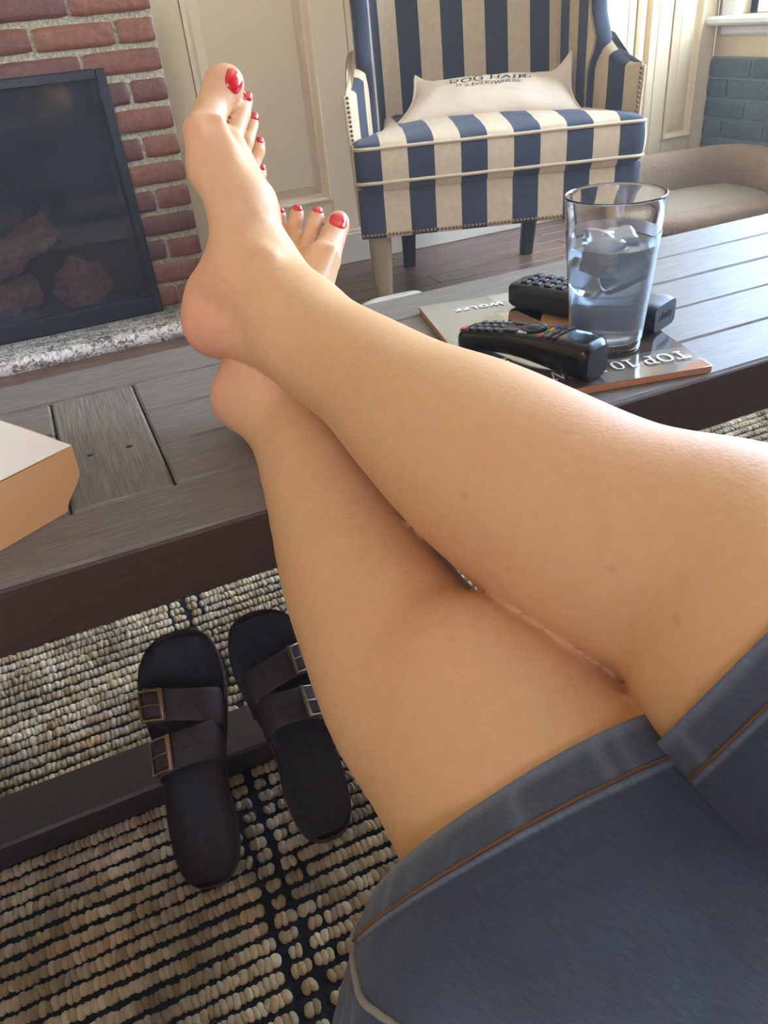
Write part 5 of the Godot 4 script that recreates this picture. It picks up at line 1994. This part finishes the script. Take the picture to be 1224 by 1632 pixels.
	rc(1, Vector3(0.1244, 0.4914, -0.6087), 0.0223, Vector3(0.1373, 0.4955, -0.5977), 0.0325, 0.0200)
	rc(1, Vector3(0.1128, 0.4814, -0.6036), 0.0201, Vector3(0.1318, 0.4646, -0.5617), 0.0206, 0.0140)
	rc(1, Vector3(0.1373, 0.4955, -0.5977), 0.0325, Vector3(0.1797, 0.5384, -0.6294), 0.0247, 0.0120)
	rc(1, Vector3(0.1797, 0.5384, -0.6294), 0.0247, Vector3(0.2186, 0.5667, -0.6637), 0.0161, 0.0120)
	rc(1, Vector3(0.1775, 0.5324, -0.6427), 0.0230, Vector3(0.2102, 0.5629, -0.6834), 0.0113, 0.0120)
	rc(1, Vector3(0.1751, 0.5297, -0.6545), 0.0211, Vector3(0.2017, 0.5642, -0.6952), 0.0109, 0.0120)
	rc(1, Vector3(0.1704, 0.5262, -0.6602), 0.0201, Vector3(0.1948, 0.5645, -0.7057), 0.0104, 0.0120)
	rc(1, Vector3(0.1272, 0.4788, -0.6308), 0.0220, Vector3(0.1669, 0.5211, -0.6707), 0.0181, 0.0120)
	rc(1, Vector3(0.1669, 0.5211, -0.6707), 0.0181, Vector3(0.1899, 0.5636, -0.7197), 0.0099, 0.0120)
	rc(1, Vector3(0.2211, 0.5669, -0.6655), 0.0145, Vector3(0.2369, 0.5782, -0.6827), 0.0113, 0.0022)
	rc(1, Vector3(0.2369, 0.5782, -0.6827), 0.0113, Vector3(0.2469, 0.5861, -0.6933), 0.0106, 0.0022)
	rc(1, Vector3(0.2469, 0.5861, -0.6933), 0.0106, Vector3(0.2493, 0.5884, -0.6965), 0.0097, 0.0022)
	rc(1, Vector3(0.2147, 0.5737, -0.6918), 0.0077, Vector3(0.2259, 0.5861, -0.7013), 0.0069, 0.0022)
	rc(1, Vector3(0.2259, 0.5861, -0.7013), 0.0069, Vector3(0.2328, 0.5932, -0.7074), 0.0066, 0.0022)
	rc(1, Vector3(0.2328, 0.5932, -0.7074), 0.0066, Vector3(0.2347, 0.5958, -0.7098), 0.0055, 0.0022)
	rc(1, Vector3(0.2059, 0.5742, -0.7032), 0.0072, Vector3(0.2125, 0.5880, -0.7128), 0.0062, 0.0022)
	rc(1, Vector3(0.2125, 0.5880, -0.7128), 0.0062, Vector3(0.2173, 0.5951, -0.7185), 0.0063, 0.0022)
	rc(1, Vector3(0.2173, 0.5951, -0.7185), 0.0063, Vector3(0.2190, 0.5984, -0.7201), 0.0055, 0.0022)
	rc(1, Vector3(0.1992, 0.5735, -0.7129), 0.0069, Vector3(0.2013, 0.5873, -0.7217), 0.0061, 0.0022)
	rc(1, Vector3(0.2013, 0.5873, -0.7217), 0.0061, Vector3(0.2037, 0.5948, -0.7273), 0.0058, 0.0022)
	rc(1, Vector3(0.2037, 0.5948, -0.7273), 0.0058, Vector3(0.2045, 0.5972, -0.7286), 0.0052, 0.0022)
	rc(1, Vector3(0.1926, 0.5699, -0.7230), 0.0070, Vector3(0.1917, 0.5824, -0.7270), 0.0061, 0.0022)
	rc(1, Vector3(0.1917, 0.5824, -0.7270), 0.0061, Vector3(0.1927, 0.5883, -0.7307), 0.0052, 0.0022)
	rc(1, Vector3(0.1903, 0.5523, -0.6197), 0.0042, Vector3(0.2240, 0.5776, -0.6476), 0.0032, 0.0120)
	rc(1, Vector3(0.1859, 0.5485, -0.6380), 0.0032, Vector3(0.2094, 0.5707, -0.6764), 0.0028, 0.0100)

func short_rings_left() -> Array:
	return [
		[Vector3(0.1356, 0.4008, -0.2069), Vector3(0.9265, 0.3632, 0.0988), Vector3(-0.3744, 0.8629, 0.3395), 0.0842, 0.0800],
		[Vector3(0.1306, 0.3997, -0.1940), Vector3(0.9326, 0.3418, 0.1160), Vector3(-0.3603, 0.8617, 0.3574), 0.0914, 0.0868],
		[Vector3(0.1239, 0.3933, -0.1742), Vector3(0.9442, 0.2897, 0.1567), Vector3(-0.3285, 0.8633, 0.3832), 0.0992, 0.0943],
		[Vector3(0.1216, 0.3794, -0.1526), Vector3(0.9502, 0.2488, 0.1875), Vector3(-0.3038, 0.8734, 0.3807), 0.1088, 0.1033],
		[Vector3(0.1270, 0.3529, -0.1155), Vector3(0.9510, 0.2414, 0.1929), Vector3(-0.2993, 0.8751, 0.3803), 0.1271, 0.1144],
	]

func short_rings_right() -> Array:
	return [
		[Vector3(0.2557, 0.5087, -0.1752), Vector3(0.8527, 0.5210, -0.0392), Vector3(-0.4526, 0.7741, 0.4427), 0.0746, 0.0716],
		[Vector3(0.2591, 0.5049, -0.1623), Vector3(0.8530, 0.5205, -0.0387), Vector3(-0.4589, 0.7833, 0.4192), 0.0765, 0.0749],
		[Vector3(0.2651, 0.4986, -0.1454), Vector3(0.8552, 0.5171, -0.0356), Vector3(-0.4615, 0.7908, 0.4021), 0.0798, 0.0782],
		[Vector3(0.2743, 0.4890, -0.1225), Vector3(0.8499, 0.5252, -0.0432), Vector3(-0.4674, 0.7891, 0.3986), 0.0838, 0.0822],
		[Vector3(0.2954, 0.4603, -0.0817), Vector3(0.8607, 0.5084, -0.0274), Vector3(-0.4513, 0.7867, 0.4212), 0.0861, 0.0818],
	]


func build_person() -> void:
	build_bones()
	var root := thing("person", "person reclining with bare legs crossed, denim shorts and red painted toenails", "person", Vector3(0.13, 0.45, -0.6))
	obj("body", skin_mesh(), M.skin, root, -root.position)
	nail(root, Vector3(0.1783, 0.7091, -0.7068), Vector3(0.4456, 0.2450, 0.8611), Vector3(0.5473, 0.6866, -0.4786), 0.0082, 0.0098)
	nail(root, Vector3(0.1901, 0.6964, -0.7198), Vector3(0.2165, 0.6595, 0.7199), Vector3(0.4709, 0.5754, -0.6687), 0.0042, 0.0045)
	nail(root, Vector3(0.1952, 0.6801, -0.7271), Vector3(0.1568, 0.7086, 0.6880), Vector3(0.4182, 0.5834, -0.6962), 0.0038, 0.0042)
	nail(root, Vector3(0.1974, 0.6610, -0.7288), Vector3(0.1073, 0.6279, 0.7709), Vector3(0.3627, 0.6972, -0.6183), 0.0034, 0.0036)
	nail(root, Vector3(0.1969, 0.6380, -0.7346), Vector3(0.2926, 0.5717, 0.7665), Vector3(0.2845, 0.7133, -0.6406), 0.0030, 0.0030)
	nail(root, Vector3(0.2451, 0.5929, -0.6841), Vector3(-0.0015, 0.7453, 0.6668), Vector3(0.3761, 0.6182, -0.6902), 0.0080, 0.0094)
	nail(root, Vector3(0.2346, 0.6003, -0.7061), Vector3(0.0861, 0.8748, 0.4768), Vector3(0.4797, 0.3830, -0.7894), 0.0047, 0.0046)
	nail(root, Vector3(0.2190, 0.6030, -0.7171), Vector3(0.0177, 0.8535, 0.5208), Vector3(0.3633, 0.4798, -0.7986), 0.0044, 0.0042)
	nail(root, Vector3(0.2052, 0.6019, -0.7263), Vector3(0.1377, 0.9091, 0.3932), Vector3(0.2581, 0.3503, -0.9004), 0.0040, 0.0038)
	var sh := Node3D.new()
	sh.name = "denim_shorts"
	root.add_child(sh, true)
	shorts_leg(root, sh, short_rings_left(), 1, 601)
	shorts_leg(root, sh, short_rings_right(), 0, 602)

func shorts_leg(root: Node3D, sh: Node3D, rings: Array, own: int, seed_: int) -> void:
	var mine := PackedInt32Array()
	for i in pa.size():
		if pg[i] == own and maxf(pra[i], prb[i]) > 0.045: mine.append(i)
	var n := 96
	var nz := noise(7.0, 3, seed_)
	var cr := noise(26.0, 3, seed_ + 7)
	# dense rings along the leg
	var dense := []
	var m := rings.size()
	var steps := 14
	var run := 0.0
	var prev: Vector3 = rings[0][0]
	for i in m - 1:
		for j in steps:
			var f := float(j) / steps
			var r := []
			for k in 5:
				var a = rings[maxi(i - 1, 0)][k]
				var b = rings[i][k]
				var c = rings[i + 1][k]
				var d = rings[mini(i + 2, m - 1)][k]
				if b is Vector3: r.append(b.cubic_interpolate(c, a, d, f))
				else: r.append(cubic_interpolate(b, c, a, d, f))
			run += prev.distance_to(r[0])
			prev = r[0]
			r.append(run)
			dense.append(r)
	var at_len := func(s: float) -> Array:
		if s <= 0.0:
			var d0: Array = dense[0].duplicate()
			d0[0] = d0[0] + (dense[0][0] - dense[3][0]).normalized() * -s
			return d0
		for i in dense.size() - 1:
			if dense[i + 1][5] >= s:
				var f: float = (s - dense[i][5]) / maxf(dense[i + 1][5] - dense[i][5], 1e-6)
				var r := []
				for k in 6:
					r.append(dense[i][k].lerp(dense[i + 1][k], f) if dense[i][k] is Vector3 else lerpf(dense[i][k], dense[i + 1][k], f))
				return r
		return dense[dense.size() - 1]
	# hem: a doubled band 22 mm deep, turned in at the edge
	var hem := 0.0215
	var list := []
	for s in [[0.03, -0.0035], [0.012, -0.003], [0.002, -0.0028], [-0.0008, -0.0012], [-0.0008, 0.0006], [0.0015, 0.0016], [0.006, 0.0014], [0.012, 0.0017], [hem - 0.003, 0.0016], [hem - 0.0005, 0.0010], [hem + 0.001, -0.0003], [hem + 0.006, 0.0004]]:
		list.append([at_len.call(s[0]), s[0], s[1]])
	for d in dense:
		if d[5] > hem + 0.010: list.append([d, d[5], 0.0])
	var mb := MB.new()
	var rows := []
	var uvs := []
	var cols := []
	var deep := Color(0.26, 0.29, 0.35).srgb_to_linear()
	var fade_and_light := Color(0.66, 0.71, 0.79).srgb_to_linear()  # wear fade plus window light on the thigh tops, both as colour
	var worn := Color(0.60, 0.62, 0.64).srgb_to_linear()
	for q in list:
		var d: Array = q[0]
		var row := PackedVector3Array()
		var ur := []
		var cc := []
		var onhem: bool = q[1] < hem + 0.0008
		for k in n:
			var a := TAU * k / n
			var e: Vector3 = d[1] * cos(a) * d[3] + d[2] * sin(a) * d[4]
			var o := e.normalized()
			var base: Vector3 = d[0] + e
			var fold := 0.0035 * nz.get_noise_2d(cos(a) * 0.25 + q[1] * 1.3, sin(a) * 0.25 - q[1] * 0.7) + 0.0012 * cr.get_noise_2d(a * 0.1 + q[1], q[1] * 2.0)
			fold *= smoothstep(0.0, 0.05, q[1]) * 1.6
			if q[1] < hem + 0.003: fold += 0.00045 * sin(a * 46.0) * smoothstep(0.0, 0.004, q[1])
			var pt: Vector3 = base + o * (q[2] + fold)
			# cloth lies on the thigh, never in it
			for it in 3:
				var gap := 0.0042 + minf(q[2], 0.0) + fold * 0.5 - field(pt, mine)
				if gap > 0.0: pt += o * gap
			row.append(pt)
			ur.append(Vector2(a * d[3], q[1]))
			var w := clampf(0.50 + 0.45 * sin(a) - 0.0 + 0.7 * nz.get_noise_2d(a * 0.16, q[1] * 1.1) , 0.0, 1.0) * smoothstep(0.02, 0.16, q[1])  # paler on the upward side: part wear, part light put into the colour
			var c := deep.lerp(fade_and_light, w * 0.85)
			if onhem:
				c = deep.lerp(worn, 0.10 + 0.38 * pow(maxf(sin(a * 31.0 + 3.0 * cr.get_noise_2d(a, 3.0)), 0.0), 10) + 0.12 * absf(cr.get_noise_2d(a * 0.6, q[1] * 9.0)))
				if q[1] < 0.002 or absf(q[1] - hem) < 0.0012: c = c.lerp(worn, 0.55)
			cc.append(c)
		ur.append(Vector2(TAU * d[3], q[1]))
		rows.append(row); uvs.append(ur); cols.append(cc)
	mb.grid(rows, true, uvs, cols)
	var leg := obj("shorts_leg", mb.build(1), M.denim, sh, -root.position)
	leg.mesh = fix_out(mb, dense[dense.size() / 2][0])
	# stitching round the hem and down the outer seam
	var st := PackedVector3Array()
	for k in n:
		var p: Vector3 = rows[8][k]
		st.append(p + (p - list[8][0][0]).normalized() * 0.0005)
	var tm := MB.new()
	tm.tube(st, 0.00075, 6, true)
	obj("hem_stitch", tm.build(), M.thread, leg)
	var seam := PackedVector3Array()
	for r in range(4, rows.size()):
		var kf: float = n * lerpf(0.490, 0.335, pow(clampf(list[r][1] / 0.07, 0, 1), 0.85)) if own == 1 else n * 0.485
		var ks := int(kf)
		var p: Vector3 = rows[r][ks].lerp(rows[r][ks + 1], kf - ks)
		var c: Vector3 = list[r][0][0]
		seam.append(p + (p - c).normalized() * 0.0006)
	var sm := MB.new()
	sm.tube(seam, 0.0016, 8)
	obj("side_seam", sm.build(), M.thread_pale, leg)

func fix_out(mb: MB, inside: Vector3) -> ArrayMesh:
	# wind an open tube so that its fronts look away from its middle
	var s := 0.0
	for i in range(0, mb.ix.size(), 3):
		var a := mb.v[mb.ix[i]]
		var b := mb.v[mb.ix[i + 1]]
		var c := mb.v[mb.ix[i + 2]]
		s += (b - a).cross(c - a).dot((a + b + c) / 3.0 - inside)
	return mb.build(1 if s > 0 else -1)

func build_sofa() -> void:
	# an unseen seat added to carry the sitter and shade the near rug
	var s := thing("sofa", "unseen grey upholstered sofa added under the sitter with bare legs", "sofa", Vector3(0.25, 0, 0.42))
	var m := MB.new()
	m.box(Vector3(0, 0.14, 0), Vector3(1.9, 0.2, 0.86), 0.02)
	obj("base", m.build(), M.sofa, s)
	for k in 2:
		m = MB.new()
		m.box(Vector3(-0.42 + 0.84 * k, 0.285, -0.04), Vector3(0.83, 0.10, 0.78), 0.03)
		obj("seat_cushion", m.build(), M.sofa, s)
		m = MB.new()
		m.box(Vector3(-0.42 + 0.84 * k, 0.64, 0.36), Vector3(0.83, 0.62, 0.2), 0.05)  # back raised to keep the rear fill off the rug
		obj("back_cushion", m.build(), M.sofa, s)
	for k in [-1.0, 1.0]:
		m = MB.new()
		m.box(Vector3(k * 0.95, 0.33, 0.02), Vector3(0.18, 0.58, 0.9), 0.04)
		obj("arm", m.build(), M.sofa, s)
		for z in [-0.36, 0.36]:
			m = MB.new()
			m.box(Vector3(k * 0.9, 0.02, z), Vector3(0.05, 0.04, 0.05), 0.004)
			obj("leg", m.build(), M.darkleg, s)
